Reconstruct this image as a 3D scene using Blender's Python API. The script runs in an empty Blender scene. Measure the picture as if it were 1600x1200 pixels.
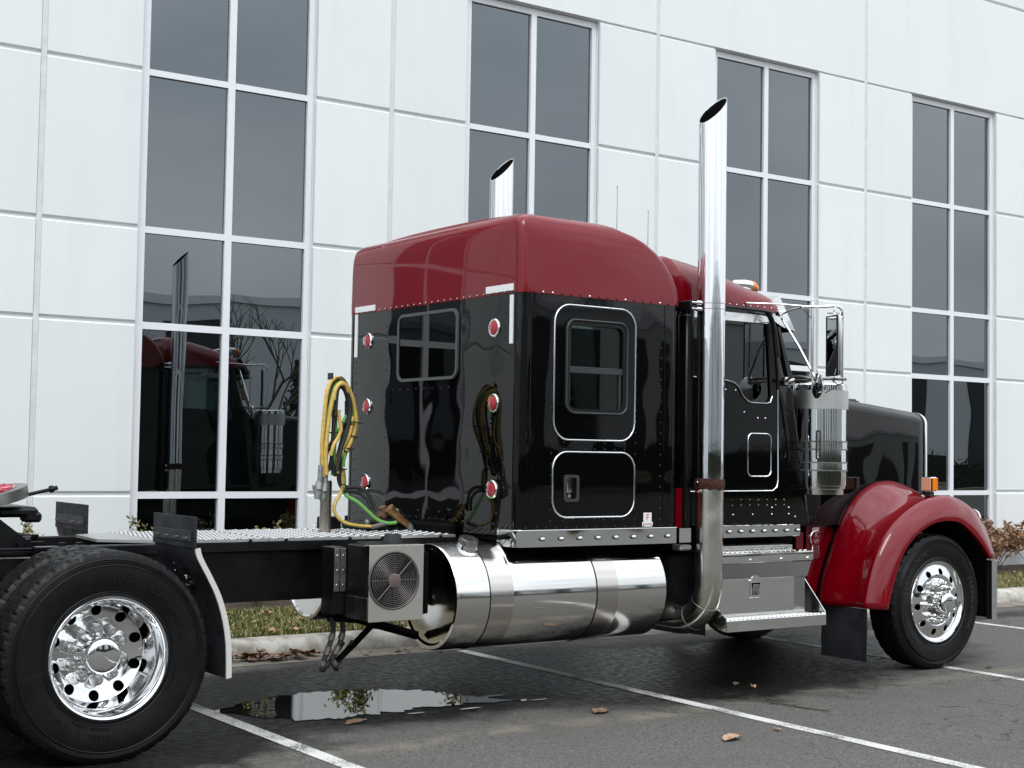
import bpy, bmesh, math, random
from math import sin, cos, pi, radians as R
from mathutils import Vector as V, Matrix as M, noise
random.seed(7)
S = bpy.context.scene
C = S.collection

# ------------------------------------------------------------------ camera, sky, sun, exposure
cam = bpy.data.cameras.new('camera'); camo = bpy.data.objects.new('camera', cam); C.objects.link(camo); S.camera = camo
cam.sensor_width = 36; cam.sensor_fit = 'HORIZONTAL'; cam.lens = 2257.037 / 1600 * 36
cam.clip_start = .1; cam.clip_end = 2000
cr, cu, cf = V((.81622301, -.57751341, .01607024)), V((-.04099438, -.03014846, .99870443)), V((.57628071, .81582433, .04828267))
camo.matrix_world = M(((cr.x, cu.x, -cf.x, -2.7495311), (cr.y, cu.y, -cf.y, -7.56892061), (cr.z, cu.z, -cf.z, 1.68303807), (0, 0, 0, 1)))

SUN_EL, SUN_AZ = 52, 215     # degrees; azimuth measured from +Y clockwise
w = bpy.data.worlds.new('World'); S.world = w; w.use_nodes = True
nt = w.node_tree; N = nt.nodes; Lk = nt.links; N.clear()
sky = N.new('ShaderNodeTexSky'); sky.sky_type = 'NISHITA'; sky.sun_disc = False
sky.sun_elevation = R(SUN_EL); sky.sun_rotation = R(SUN_AZ); sky.air_density = 1; sky.dust_density = 3
hs = N.new('ShaderNodeHueSaturation'); hs.inputs['Saturation'].default_value = .25
Lk.new(sky.outputs[0], hs.inputs['Color'])
tc = N.new('ShaderNodeTexCoord'); mp = N.new('ShaderNodeMapping'); mp.inputs['Scale'].default_value = (1.3, 1.3, 3.2)
nz = N.new('ShaderNodeTexNoise'); nz.inputs['Scale'].default_value = 1.7; nz.inputs['Detail'].default_value = 5; nz.inputs['Roughness'].default_value = .5
Lk.new(tc.outputs['Generated'], mp.inputs[0]); Lk.new(mp.outputs[0], nz.inputs[0])
cr_ = N.new('ShaderNodeValToRGB'); cr_.color_ramp.elements[0].position = .3; cr_.color_ramp.elements[1].position = .72
cr_.color_ramp.elements[0].color = (.47, .53, .59, 1); cr_.color_ramp.elements[1].color = (.96, .99, 1.015, 1)
Lk.new(nz.outputs[0], cr_.inputs[0])
cl = N.new('ShaderNodeVectorMath'); cl.operation = 'SCALE'; cl.inputs['Scale'].default_value = 14.5
Lk.new(cr_.outputs[0], cl.inputs[0])
mx = N.new('ShaderNodeMix'); mx.data_type = 'RGBA'; mx.inputs[0].default_value = .86
Lk.new(hs.outputs[0], mx.inputs[6]); Lk.new(cl.outputs[0], mx.inputs[7])
sz = N.new('ShaderNodeSeparateXYZ'); Lk.new(tc.outputs['Generated'], sz.inputs[0])
gr = N.new('ShaderNodeMapRange'); gr.inputs[3].default_value = .46; gr.inputs[4].default_value = 1.28; Lk.new(sz.outputs[2], gr.inputs[0])   # overcast sky: the zenith is about three times as bright as the horizon
gm = N.new('ShaderNodeVectorMath'); gm.operation = 'SCALE'; Lk.new(mx.outputs[2], gm.inputs[0]); Lk.new(gr.outputs[0], gm.inputs['Scale'])
bg = N.new('ShaderNodeBackground'); bg.inputs['Strength'].default_value = .12
wo = N.new('ShaderNodeOutputWorld'); Lk.new(gm.outputs[0], bg.inputs[0]); Lk.new(bg.outputs[0], wo.inputs[0])
sl = bpy.data.lights.new('sun', 'SUN'); sl.energy = .8; sl.angle = R(25); sl.color = (1, .97, .93)
so = bpy.data.objects.new('sun', sl); C.objects.link(so)
az = R(SUN_AZ); sd = V((sin(az) * cos(R(SUN_EL)), cos(az) * cos(R(SUN_EL)), sin(R(SUN_EL))))
so.rotation_euler = (-sd).to_track_quat('-Z', 'Y').to_euler(); so.location = sd * 30
vs = S.view_settings; S.display_settings.display_device = 'sRGB'; vs.view_transform = 'Standard'; vs.look = 'None'; vs.gamma = 1; vs.exposure = .6; vs.use_curve_mapping = False
S.render.engine = 'CYCLES'
S.cycles.use_denoising = True
S.cycles.max_bounces = 8; S.cycles.glossy_bounces = 5; S.cycles.diffuse_bounces = 3; S.cycles.transparent_max_bounces = 8; S.cycles.transmission_bounces = 4
S.cycles.caustics_reflective = False; S.cycles.caustics_refractive = False
S.cycles.sample_clamp_indirect = 6

# ------------------------------------------------------------------ materials
def mat(name, col=(.5, .5, .5), rough=.5, metal=0, ior=1.45, coat=0, bump=None, var=None, rvar=None, spec=None, emit=None, sheen=0, trans=0):
    """bump=(scale, strength, distance, detail) ; var=(scale, darkcolour, amount, contrast) ; rvar=(scale, lo, hi)"""
    m = bpy.data.materials.new(name); m.use_nodes = True
    nt = m.node_tree; n = nt.nodes; l = nt.links; p = n['Principled BSDF']
    p.inputs['Base Color'].default_value = (*col, 1); p.inputs['Roughness'].default_value = rough
    p.inputs['Metallic'].default_value = metal; p.inputs['IOR'].default_value = ior
    p.inputs['Coat Weight'].default_value = coat; p.inputs['Coat Roughness'].default_value = .02
    if trans: p.inputs['Transmission Weight'].default_value = trans
    tc = n.new('ShaderNodeTexCoord')
    if var:
        z = n.new('ShaderNodeTexNoise'); z.inputs['Scale'].default_value = var[0]; z.inputs['Detail'].default_value = 6; z.inputs['Roughness'].default_value = .65
        l.new(tc.outputs['Object'], z.inputs[0])
        r = n.new('ShaderNodeMapRange'); r.inputs[1].default_value = .5 - var[3]; r.inputs[2].default_value = .5 + var[3]; r.inputs[4].default_value = var[2]
        l.new(z.outputs[0], r.inputs[0])
        x = n.new('ShaderNodeMix'); x.data_type = 'RGBA'; x.inputs[6].default_value = (*col, 1); x.inputs[7].default_value = (*var[1], 1)
        l.new(r.outputs[0], x.inputs[0]); l.new(x.outputs[2], p.inputs['Base Color'])
    if rvar:
        z = n.new('ShaderNodeTexNoise'); z.inputs['Scale'].default_value = rvar[0]; z.inputs['Detail'].default_value = 5
        l.new(tc.outputs['Object'], z.inputs[0])
        r = n.new('ShaderNodeMapRange'); r.inputs[1].default_value = .35; r.inputs[2].default_value = .7; r.inputs[3].default_value = rvar[1]; r.inputs[4].default_value = rvar[2]
        l.new(z.outputs[0], r.inputs[0]); l.new(r.outputs[0], p.inputs['Roughness'])
    if bump:
        z = n.new('ShaderNodeTexNoise'); z.inputs['Scale'].default_value = bump[0]; z.inputs['Detail'].default_value = bump[3] if len(bump) > 3 else 2
        l.new(tc.outputs['Object'], z.inputs[0])
        b = n.new('ShaderNodeBump'); b.inputs['Strength'].default_value = bump[1]; b.inputs['Distance'].default_value = bump[2]
        l.new(z.outputs[0], b.inputs['Height']); l.new(b.outputs[0], p.inputs['Normal'])
        if coat: l.new(b.outputs[0], p.inputs['Coat Normal'])
    if emit:
        p.inputs['Emission Color'].default_value = (*emit, 1); p.inputs['Emission Strength'].default_value = 1
    return m

BLACK = mat('black_gloss_paint', (.0016, .0016, .002), .03, ior=1.42, bump=(1.3, .22, .008, 1))
BLACKD = mat('black_riveted_sheet', (.0016, .0016, .002), .025, ior=1.42, bump=(2.4, .24, .022, 1))
MAROON = mat('maroon_gloss_paint', (.16, .0004, .005), .035, ior=1.52, bump=(.9, .2, .008, 1))
MAROOND = mat('maroon_roof_sheet', (.165, .0004, .006), .04, ior=1.46, bump=(1.6, .3, .02, 1))
CHROME = mat('chrome', (.86, .87, .88), .025, 1, bump=(3, .03, .006, 1))
NUTM = mat('nut_cover_chrome', (.74, .74, .74), .24, 1)
WCHROME = mat('polished_wheel_aluminium', (.84, .845, .85), .05, 1)
PIPECH = mat('polished_stack_steel', (.84, .85, .87), .045, 1, bump=(6, .05, .01, 2), rvar=(9, .02, .09))
PIPEOLD = mat('yellowed_elbow_steel', (.80, .79, .74), .2, 1, var=(5, (.48, .46, .36), .5, .2), bump=(6, .06, .008, 2), rvar=(6, .12, .28))
RUST = mat('rusty_collar', (.07, .022, .010), .95, var=(40, (.02, .008, .005), 1, .12), bump=(60, .8, .006, 4))
ALU = mat('polished_aluminium', (.80, .80, .79), .06, 1, bump=(2.6, .30, .02, 1.5), rvar=(3, .03, .14))
SKIRTM = mat('polished_skirt_steel', (.80, .81, .82), .04, 1, bump=(3.5, .35, .02, 1))
TANK = mat('polished_tank_aluminium', (.74, .73, .71), .09, 1, bump=(2.2, .06, .01, 3), rvar=(2.5, .06, .16))
TANKBAND = mat('tank_strap_steel', (.62, .58, .55), .16, 1)
ALUDULL = mat('brushed_aluminium', (.48, .48, .48), .26, 1, var=(6, (.35, .35, .35), .5, .2), bump=(30, .05, .002, 3))
TREAD = mat('diamond_plate_aluminium', (.50, .50, .49), .42, .8, bump=(50, .05, .002, 2))
STEEL = mat('weathered_steel', (.25, .24, .23), .45, .7, var=(14, (.09, .075, .06), .8, .15), bump=(30, .2, .003, 3))
SCREWS = mat('bright_fasteners', (.75, .75, .75), .18, 1)
FRAME = mat('black_chassis_paint', (.004, .004, .005), .28, ior=1.35, rvar=(4, .2, .5), bump=(8, .1, .005, 3))
DARK = mat('grimy_black', (.003, .003, .003), .8, ior=1.15, bump=(20, .3, .006, 3))
TYRE = mat('tyre_rubber', (.0032, .0032, .004), .5, ior=1.3, rvar=(5, .36, .6), var=(7, (.0075, .0072, .007), .7, .16), bump=(60, .12, .002, 3))
TYRETX = mat('tyre_lettering', (.0055, .0055, .0065), .42, ior=1.33)
RUBBER = mat('mudflap_rubber', (.008, .009, .012), .55, ior=1.35, var=(5, (.035, .037, .042), .8, .16), bump=(9, .35, .008, 4), rvar=(6, .4, .75))
GASKET = mat('black_gasket', (.005, .005, .005), .4, ior=1.35)
GREYG = mat('grey_window_gasket', (.075, .08, .08), .4)
PLASTIC = mat('black_plastic', (.03, .032, .035), .45)
WHITE = mat('white_reflective_tape', (.82, .83, .85), .3)
STICK = mat('white_sticker', (.8, .76, .76), .4)
STICKR = mat('sticker_print', (.30, .06, .06), .5)
RED = mat('red_lens', (.38, .012, .03), .12, ior=1.5, coat=.6, bump=(90, .25, .003, 1))
AMBER = mat('amber_lens', (.85, .22, .01), .12, ior=1.5, coat=.5)
PEACH = mat('faded_lens', (.75, .38, .24), .2, coat=.4, bump=(60, .3, .004, 1))
YHOSE = mat('yellow_hose', (.66, .46, .12), .42, var=(25, (.38, .25, .06), .6, .15))
GHOSE = mat('green_hose', (.16, .42, .10), .4)
BHOSE = mat('black_hose', (.02, .021, .022), .5)
BRASS = mat('brass_fitting', (.34, .2, .08), .45, .8, var=(30, (.12, .06, .03), .7, .15))
SILVERF = mat('cast_glad_hand', (.33, .34, .34), .5, .6, var=(30, (.15, .15, .15), .7, .15))
GREASE = mat('red_greased_steel', (.33, .008, .035), .25, coat=.5, bump=(25, .5, .01, 3))
PLATE = mat('worn_plate_steel', (.28, .28, .27), .35, .8, var=(9, (.12, .12, .11), .6, .2))
INT = mat('cab_interior', (.02, .022, .022), .8)
FANG = mat('fan_grille_wire', (.11, .10, .095), .35, .3)
FANB = mat('fan_blades', (.012, .011, .011), .6)
FANH = mat('fan_hub', (.12, .09, .085), .5)
CONC = mat('curb_concrete', (.50, .48, .44), .9, var=(5, (.16, .145, .12), .85, .14), bump=(45, .5, .006, 6))
GUTTER = mat('gutter_concrete', (.26, .23, .19), .9, var=(4, (.10, .085, .07), .9, .2), bump=(50, .5, .005, 6))
WALLM = mat('painted_concrete_panel', (.81, .838, .838), .62, var=(.9, (.74, .78, .79), .8, .3), bump=(35, .12, .003, 5))
def wall_tweak(m):
    nt = m.node_tree; n = nt.nodes; l = nt.links; p = n['Principled BSDF']; src = p.inputs['Base Color'].links[0].from_socket
    tc = n.new('ShaderNodeTexCoord'); oi = n.new('ShaderNodeObjectInfo'); mp = n.new('ShaderNodeMapping'); mp.inputs['Scale'].default_value = (2.6, 2.6, .22)
    z = n.new('ShaderNodeTexNoise'); z.inputs['Scale'].default_value = 1.4; z.inputs['Detail'].default_value = 5; l.new(tc.outputs['Object'], mp.inputs[0]); l.new(mp.outputs[0], z.inputs[0])
    st = n.new('ShaderNodeMapRange'); st.inputs[1].default_value = .5; st.inputs[2].default_value = .8; st.inputs[3].default_value = 1; st.inputs[4].default_value = .955; l.new(z.outputs[0], st.inputs[0])
    rv = n.new('ShaderNodeMapRange'); rv.inputs[3].default_value = .965; rv.inputs[4].default_value = 1.02; l.new(oi.outputs['Random'], rv.inputs[0])
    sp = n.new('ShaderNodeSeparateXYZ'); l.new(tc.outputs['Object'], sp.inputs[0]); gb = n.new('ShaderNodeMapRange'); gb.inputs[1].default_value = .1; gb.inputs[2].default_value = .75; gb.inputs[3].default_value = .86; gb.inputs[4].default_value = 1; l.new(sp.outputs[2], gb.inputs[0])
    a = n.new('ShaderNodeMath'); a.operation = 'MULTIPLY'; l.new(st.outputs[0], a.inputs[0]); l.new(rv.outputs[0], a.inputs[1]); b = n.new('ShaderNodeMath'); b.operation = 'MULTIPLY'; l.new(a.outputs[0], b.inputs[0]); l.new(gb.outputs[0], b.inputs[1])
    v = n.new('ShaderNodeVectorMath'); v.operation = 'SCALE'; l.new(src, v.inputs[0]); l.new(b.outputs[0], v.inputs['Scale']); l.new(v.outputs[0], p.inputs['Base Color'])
wall_tweak(WALLM)
SEAL = mat('joint_sealant', (.74, .775, .77), .7, var=(6, (.55, .58, .56), .8, .2))
WFRAME = mat('anodised_window_frame', (.80, .82, .86), .35, 0)
MULCH = mat('bark_mulch', (.05, .034, .024), .95, var=(60, (.13, .085, .055), .9, .12), bump=(90, 1, .03, 5))
SOIL = mat('lawn_soil', (.085, .075, .035), .95, var=(25, (.18, .15, .07), .8, .15), bump=(60, .8, .02, 5))
BARK = mat('grey_bark', (.09, .075, .06), .9, bump=(30, .5, .01, 3))
LEAFB = mat('dry_leaf', (.24, .15, .10), .75, var=(12, (.12, .07, .045), .8, .15))
LEAFO = mat('tan_leaf', (.44, .29, .18), .7, var=(20, (.26, .15, .09), .7, .15))
LEAFG = mat('evergreen_leaf', (.13, .15, .04), .6, var=(6, (.22, .19, .07), .9, .15))
OLDFL = mat('dried_flower_head', (.34, .20, .12), .85, var=(15, (.20, .11, .06), .8, .15))
NEEDLE = mat('pine_needles', (.025, .045, .02), .9)
FARW = mat('far_wall_paint', (.62, .65, .66), .7)
FARD = mat('far_dark_glass', (.02, .022, .025), .15)

def glass_mat(name, ior, col, scale, strength, dist, st=(1, 1, 1)):
    m = mat(name, col, .005, ior=ior, bump=(scale, strength, dist, 1)); m.node_tree.nodes['Principled BSDF'].inputs['Specular Tint'].default_value = (*st, 1); return m
def tilt(m):
    n = m.node_tree.nodes; l = m.node_tree.links; p = n['Principled BSDF']; src = p.inputs['Normal'].links[0].from_socket; oi = n.new('ShaderNodeObjectInfo'); wn = n.new('ShaderNodeTexWhiteNoise'); wn.noise_dimensions = '1D'; l.new(oi.outputs['Random'], wn.inputs['W'])
    a = n.new('ShaderNodeVectorMath'); a.operation = 'SUBTRACT'; a.inputs[1].default_value = (.5, .5, .5); l.new(wn.outputs['Color'], a.inputs[0]); b = n.new('ShaderNodeVectorMath'); b.operation = 'SCALE'; b.inputs['Scale'].default_value = .012; l.new(a.outputs[0], b.inputs[0])
    c = n.new('ShaderNodeVectorMath'); l.new(src, c.inputs[0]); l.new(b.outputs[0], c.inputs[1]); d = n.new('ShaderNodeVectorMath'); d.operation = 'NORMALIZE'; l.new(c.outputs[0], d.inputs[0]); l.new(d.outputs[0], p.inputs['Normal'])
GLASS = glass_mat('tinted_window_glass', 2.6, (.0015, .002, .002), .55, .35, .02, (.86, .94, 1)); tilt(GLASS)   # each pane sits a fraction of a degree differently in its frame

def clear_glass(name, tint, ior=1.6):
    m = bpy.data.materials.new(name); m.use_nodes = True; nt = m.node_tree; n = nt.nodes; l = nt.links; n.clear()
    o = n.new('ShaderNodeOutputMaterial'); mixs = n.new('ShaderNodeMixShader'); t = n.new('ShaderNodeBsdfTransparent'); g = n.new('ShaderNodeBsdfGlossy')
    fr = n.new('ShaderNodeFresnel'); fr.inputs[0].default_value = ior
    t.inputs[0].default_value = (*tint, 1); g.inputs['Roughness'].default_value = .01
    l.new(fr.outputs[0], mixs.inputs[0]); l.new(t.outputs[0], mixs.inputs[1]); l.new(g.outputs[0], mixs.inputs[2]); l.new(mixs.outputs[0], o.inputs[0])
    return m
CABGLASS = clear_glass('cab_glass', (.76, .92, .88), 1.95)
SLEEPGLASS = clear_glass('sleeper_glass', (.62, .76, .71))

def asphalt():
    m = mat('asphalt', (.1, .1, .1), .85, ior=1.3); nt = m.node_tree; n = nt.nodes; l = nt.links; p = n['Principled BSDF']; p.inputs['Specular IOR Level'].default_value = .3; tc = n.new('ShaderNodeTexCoord')
    def noi(s, d=4, r=.6):
        z = n.new('ShaderNodeTexNoise'); z.inputs['Scale'].default_value = s; z.inputs['Detail'].default_value = d; z.inputs['Roughness'].default_value = r
        l.new(tc.outputs['Object'], z.inputs[0]); return z.outputs[0]
    def rng(i, a, b, c, d):
        r = n.new('ShaderNodeMapRange'); r.inputs[1].default_value = a; r.inputs[2].default_value = b; r.inputs[3].default_value = c; r.inputs[4].default_value = d
        l.new(i, r.inputs[0]); return r.outputs[0]
    def mth(op, a, b):
        q = n.new('ShaderNodeMath'); q.operation = op
        for k, x in enumerate((a, b)):
            if isinstance(x, (int, float)): q.inputs[k].default_value = x
            elif x is not None: l.new(x, q.inputs[k])
        return q.outputs[0]
    def mixc(f, a, b):
        x = n.new('ShaderNodeMix'); x.data_type = 'RGBA'; l.new(f, x.inputs[0])
        for k, c in ((6, a), (7, b)):
            if isinstance(c, tuple): x.inputs[k].default_value = (*c, 1)
            else: l.new(c, x.inputs[k])
        return x.outputs[2]
    vor = n.new('ShaderNodeTexVoronoi'); vor.inputs['Scale'].default_value = 105; l.new(tc.outputs['Object'], vor.inputs[0])
    bw = n.new('ShaderNodeRGBToBW'); l.new(vor.outputs['Color'], bw.inputs[0])
    speck = rng(bw.outputs[0], .2, .85, 0, 1)
    base = mixc(speck, (.062, .060, .057), (.160, .155, .144))
    base = mixc(rng(noi(1.1, 5), .35, .7, 0, .55), base, (.088, .084, .077))
    base = mixc(rng(noi(240, 2), .66, .72, 0, .8), base, (.42, .38, .30))
    # pale dusty drift lines left by water, running along the lot
    sep = n.new('ShaderNodeSeparateXYZ'); l.new(tc.outputs['Object'], sep.inputs[0]); X, Y = sep.outputs[0], sep.outputs[1]
    wob = mth('MULTIPLY', mth('SUBTRACT', noi(.9, 3), .5), .55)
    Yw = mth('ADD', Y, wob)
    drift = rng(mth('ABSOLUTE', mth('ADD', Yw, .30), None), .0, .16, .55, 0)
    drift = mth('MULTIPLY', drift, rng(noi(3.5, 4), .35, .65, 0, 1))
    base = mixc(drift, base, (.26, .225, .17))
    base = mixc(rng(noi(6.5, 3), .68, .74, 0, .5), base, (.03, .03, .03))
    cr = n.new('ShaderNodeTexVoronoi'); cr.feature = 'DISTANCE_TO_EDGE'; cr.inputs['Scale'].default_value = .42; wv = n.new('ShaderNodeVectorMath'); wv.operation = 'ADD'; l.new(tc.outputs['Object'], wv.inputs[0]); nv = n.new('ShaderNodeTexNoise'); nv.inputs['Scale'].default_value = 2.2; nv.inputs['Detail'].default_value = 5; l.new(tc.outputs['Object'], nv.inputs[0]); l.new(nv.outputs['Color'], wv.inputs[1]); l.new(wv.outputs[0], cr.inputs[0])
    crk = mth('MULTIPLY', rng(cr.outputs[0], .0015, .005, .75, 0), rng(noi(.5, 2), .50, .58, 0, 1)); base = mixc(crk, base, (.02, .02, .02))
    # wet patches, with shade painted under the truck: union of soft ellipses broken up by noise
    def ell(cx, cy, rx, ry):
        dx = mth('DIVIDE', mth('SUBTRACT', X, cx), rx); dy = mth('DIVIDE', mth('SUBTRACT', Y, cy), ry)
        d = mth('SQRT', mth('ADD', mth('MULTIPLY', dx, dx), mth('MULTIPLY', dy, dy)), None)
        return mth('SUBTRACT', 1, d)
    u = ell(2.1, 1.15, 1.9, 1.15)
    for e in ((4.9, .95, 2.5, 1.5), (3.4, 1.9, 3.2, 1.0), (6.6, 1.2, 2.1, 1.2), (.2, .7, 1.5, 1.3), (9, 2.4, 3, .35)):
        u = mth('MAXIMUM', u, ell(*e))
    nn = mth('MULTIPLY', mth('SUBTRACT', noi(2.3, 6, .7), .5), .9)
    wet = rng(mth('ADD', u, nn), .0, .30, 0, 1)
    base = mixc(wet, base, mixc(speck, (.004, .004, .004), (.018, .017, .016)))  # one colour for both the damp and the shade below the truck
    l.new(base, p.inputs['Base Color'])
    rr = mth('MULTIPLY', wet, rng(noi(16, 4, .7), .35, .62, .5, 1))
    l.new(rng(rr, 0, 1, .9, .34), p.inputs['Roughness'])
    b = n.new('ShaderNodeBump'); b.inputs['Distance'].default_value = .006
    l.new(rng(wet, 0, 1, .38, .22), b.inputs['Strength'])
    hh = mth('ADD', mth('MULTIPLY', noi(300, 3), .5), mth('MULTIPLY', bw.outputs[0], .5)); l.new(hh, b.inputs['Height']); l.new(b.outputs[0], p.inputs['Normal'])
    return m
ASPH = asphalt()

def paintline():
    m = mat('worn_white_line_paint', (.62, .62, .6), .7, bump=(150, .5, .006, 3)); nt = m.node_tree; n = nt.nodes; l = nt.links; p = n['Principled BSDF']
    tc = n.new('ShaderNodeTexCoord'); a = n.new('ShaderNodeTexNoise'); a.inputs['Scale'].default_value = 120; a.inputs['Detail'].default_value = 3
    c = n.new('ShaderNodeTexNoise'); c.inputs['Scale'].default_value = 3; c.inputs['Detail'].default_value = 4
    for z in (a, c): l.new(tc.outputs['Object'], z.inputs[0])
    ad = n.new('ShaderNodeMath'); ad.operation = 'ADD'; l.new(a.outputs[0], ad.inputs[0]); l.new(c.outputs[0], ad.inputs[1])
    r = n.new('ShaderNodeMapRange'); r.inputs[1].default_value = .98; r.inputs[2].default_value = 1.16; l.new(ad.outputs[0], r.inputs[0])
    x = n.new('ShaderNodeMix'); x.data_type = 'RGBA'; x.inputs[6].default_value = (.60, .60, .57, 1); x.inputs[7].default_value = (.12, .12, .115, 1)
    l.new(r.outputs[0], x.inputs[0]); l.new(x.outputs[2], p.inputs['Base Color']); return m
LINE = paintline()
WATER = mat('puddle_water', (.012, .011, .010), .0, ior=2.5)

# ------------------------------------------------------------------ object helpers
def wm(o):
    m = o.matrix_basis.copy()
    return (wm(o.parent) @ o.matrix_parent_inverse @ m) if o.parent else m
def link(name, me, parent=None, local=False):
    o = bpy.data.objects.new(name, me); C.objects.link(o)
    if parent:
        o.parent = parent
        if not local: o.matrix_parent_inverse = wm(parent).inverted()
    return o
def tag(o, label=None, cat=None, group=None, kind=None):
    if label: o['label'] = label
    if cat: o['category'] = cat
    if group: o['group'] = group
    if kind: o['kind'] = kind
    return o
def thing(name, label, cat, loc=(0, 0, 0), rz=0, group=None):
    o = bpy.data.objects.new(name, None); C.objects.link(o); o.location = loc; o.rotation_euler = (0, 0, rz); o.empty_display_size = .2
    return tag(o, label, cat, group)
def obj(name, bm, m, parent=None, ang=35, local=False, kind=None, label=None, fix=True):
    if fix: bmesh.ops.recalc_face_normals(bm, faces=bm.faces)
    me = bpy.data.meshes.new(name); bm.to_mesh(me); bm.free()
    me.materials.append(m)
    if ang:
        me.polygons.foreach_set('use_smooth', [True] * len(me.polygons)); me.set_sharp_from_angle(angle=R(ang))
    o = link(name, me, parent, local)
    if kind: o['kind'] = kind
    if label: o['label'] = label
    return o
def inst(o, parent, loc=None, local=False, name=None):
    c = o.copy(); C.objects.link(c); c.parent = parent
    if loc is not None: c.location = V(o.location) + V(loc)
    if name: c.name = name
    return c
NB = bmesh.new
def merge(bm, t):
    me = bpy.data.meshes.new('t'); t.to_mesh(me); t.free(); bm.from_mesh(me); bpy.data.meshes.remove(me)
def box(bm, x0, x1, y0, y1, z0, z1, bev=0, seg=1, mtx=None):
    t = bmesh.new() if (bev or mtx is not None) else bm
    vs = [t.verts.new((x, y, z)) for x in (x0, x1) for y in (y0, y1) for z in (z0, z1)]
    for f in ((0, 1, 3, 2), (4, 6, 7, 5), (0, 4, 5, 1), (2, 3, 7, 6), (0, 2, 6, 4), (1, 5, 7, 3)): t.faces.new([vs[i] for i in f])
    if t is not bm:
        if bev: bmesh.ops.bevel(t, geom=t.edges[:], offset=bev, segments=seg, affect='EDGES', profile=.7)
        if mtx is not None: bmesh.ops.transform(t, matrix=mtx, verts=t.verts)
        merge(bm, t)
    return bm
def loft(bm, rings, c0=True, c1=True, close=True, closeu=False):
    R_ = [[bm.verts.new(p) for p in r] for r in rings]; n = len(R_[0])
    K = len(R_)
    for k in range(K if closeu else K - 1):
        a, b = R_[k], R_[(k + 1) % K]
        for i in range(n if close else n - 1):
            j = (i + 1) % n
            try: bm.faces.new((a[i], a[j], b[j], b[i]))
            except ValueError: pass
    if c0 and not closeu: bm.faces.new(R_[0])
    if c1 and not closeu: bm.faces.new(R_[-1])
    return bm
def frame3(d):
    d = V(d).normalized(); a = V((0, 0, 1)) if abs(d.z) < .9 else V((1, 0, 0)); u = d.cross(a).normalized(); return u, d.cross(u).normalized()
def cyl(bm, p0, p1, r0, r1=None, n=16, caps=True):
    p0, p1 = V(p0), V(p1); u, v = frame3(p1 - p0); r1 = r0 if r1 is None else r1
    return loft(bm, [[p + u * (r * cos(2 * pi * i / n)) + v * (r * sin(2 * pi * i / n)) for i in range(n)] for p, r in ((p0, r0), (p1, r1))], caps, caps)
def smooth_pts(P, k=4):
    P = [V(p) for p in P]; out = []
    for i in range(len(P) - 1):
        a, b, c, d = P[max(i - 1, 0)], P[i], P[i + 1], P[min(i + 2, len(P) - 1)]
        for j in range(k):
            t = j / k
            out.append(.5 * (2 * b + (c - a) * t + (2 * a - 5 * b + 4 * c - d) * t * t + (3 * b - a - 3 * c + d) * t ** 3))
    out.append(P[-1]); return out
def tube(bm, P, r, n=8, k=4, caps=True, closed=False):
    if k > 1: P = smooth_pts(P, k)
    P = [V(p) for p in P]; rings = []; u = None; m = len(P)
    for i, p in enumerate(P):
        if closed: d = P[(i + 1) % m] - P[i - 1]
        else: d = P[min(i + 1, m - 1)] - P[max(i - 1, 0)]
        d.normalize()
        if u is None: u, _ = frame3(d)
        u = (u - d * u.dot(d)).normalized(); v = d.cross(u); rr = r[i] if isinstance(r, list) else r
        rings.append([p + u * (rr * cos(2 * pi * j / n)) + v * (rr * sin(2 * pi * j / n)) for j in range(n)])
    return loft(bm, rings, caps, caps, closeu=closed)
def lathe(bm, prof, c=(0, 0, 0), n=48, axis='y', close=False, cap=True):
    """prof: list of (radius, height along axis)"""
    rings = []
    for r, h in prof:
        ring = []
        for i in range(n):
            a = 2 * pi * i / n; x, y = r * cos(a), r * sin(a)
            p = {'y': (x, h, y), 'z': (x, y, h), 'x': (h, x, y)}[axis]
            ring.append((p[0] + c[0], p[1] + c[1], p[2] + c[2]))
        rings.append(ring)
    if close: return loft(bm, rings, False, False, closeu=True)
    return loft(bm, rings, cap and prof[0][0] > 1e-4, cap and prof[-1][0] > 1e-4)
def prism(bm, pts, axis, a, b):
    """2-D outline extruded along an axis from a to b; axis y -> pts are (x,z), x -> (y,z), z -> (x,y)"""
    def P(q, h): return {'y': (q[0], h, q[1]), 'x': (h, q[0], q[1]), 'z': (q[0], q[1], h)}[axis]
    return loft(bm, [[P(q, a) for q in pts], [P(q, b) for q in pts]])
def rrect(x0, x1, y0, y1, r, n=5):
    """rounded rectangle outline; r = radius or (r at x0y0, x1y0, x1y1, x0y1)"""
    if not isinstance(r, (list, tuple)): r = (r,) * 4
    out = []
    for (cx, cy, a0, q) in ((x0, y0, pi, r[0]), (x1, y0, 1.5 * pi, r[1]), (x1, y1, 0, r[2]), (x0, y1, .5 * pi, r[3])):
        q = max(q, 1e-4); sx = 1 if cx == x0 else -1; sy = 1 if cy == y0 else -1
        for i in range(n + 1):
            a = a0 + pi / 2 * i / n; out.append((cx + sx * q + q * cos(a), cy + sy * q + q * sin(a)))
    return out
def ringframe(bm, outer, inner, axis, a, b):
    """flat ring between two outlines of equal count, thickness a..b"""
    def P(q, h): return {'y': (q[0], h, q[1]), 'x': (h, q[0], q[1]), 'z': (q[0], q[1], h)}[axis]
    return loft(bm, [[P(q, a) for q in outer], [P(q, b) for q in outer], [P(q, b) for q in inner], [P(q, a) for q in inner]], False, False, closeu=True)
def pathframe(bm, pts, axis, h, r, n=6):
    def P(q): return {'y': (q[0], h, q[1]), 'x': (h, q[0], q[1]), 'z': (q[0], q[1], h)}[axis]
    return tube(bm, [P(q) for q in pts], r, n, k=1, closed=True)
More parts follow.
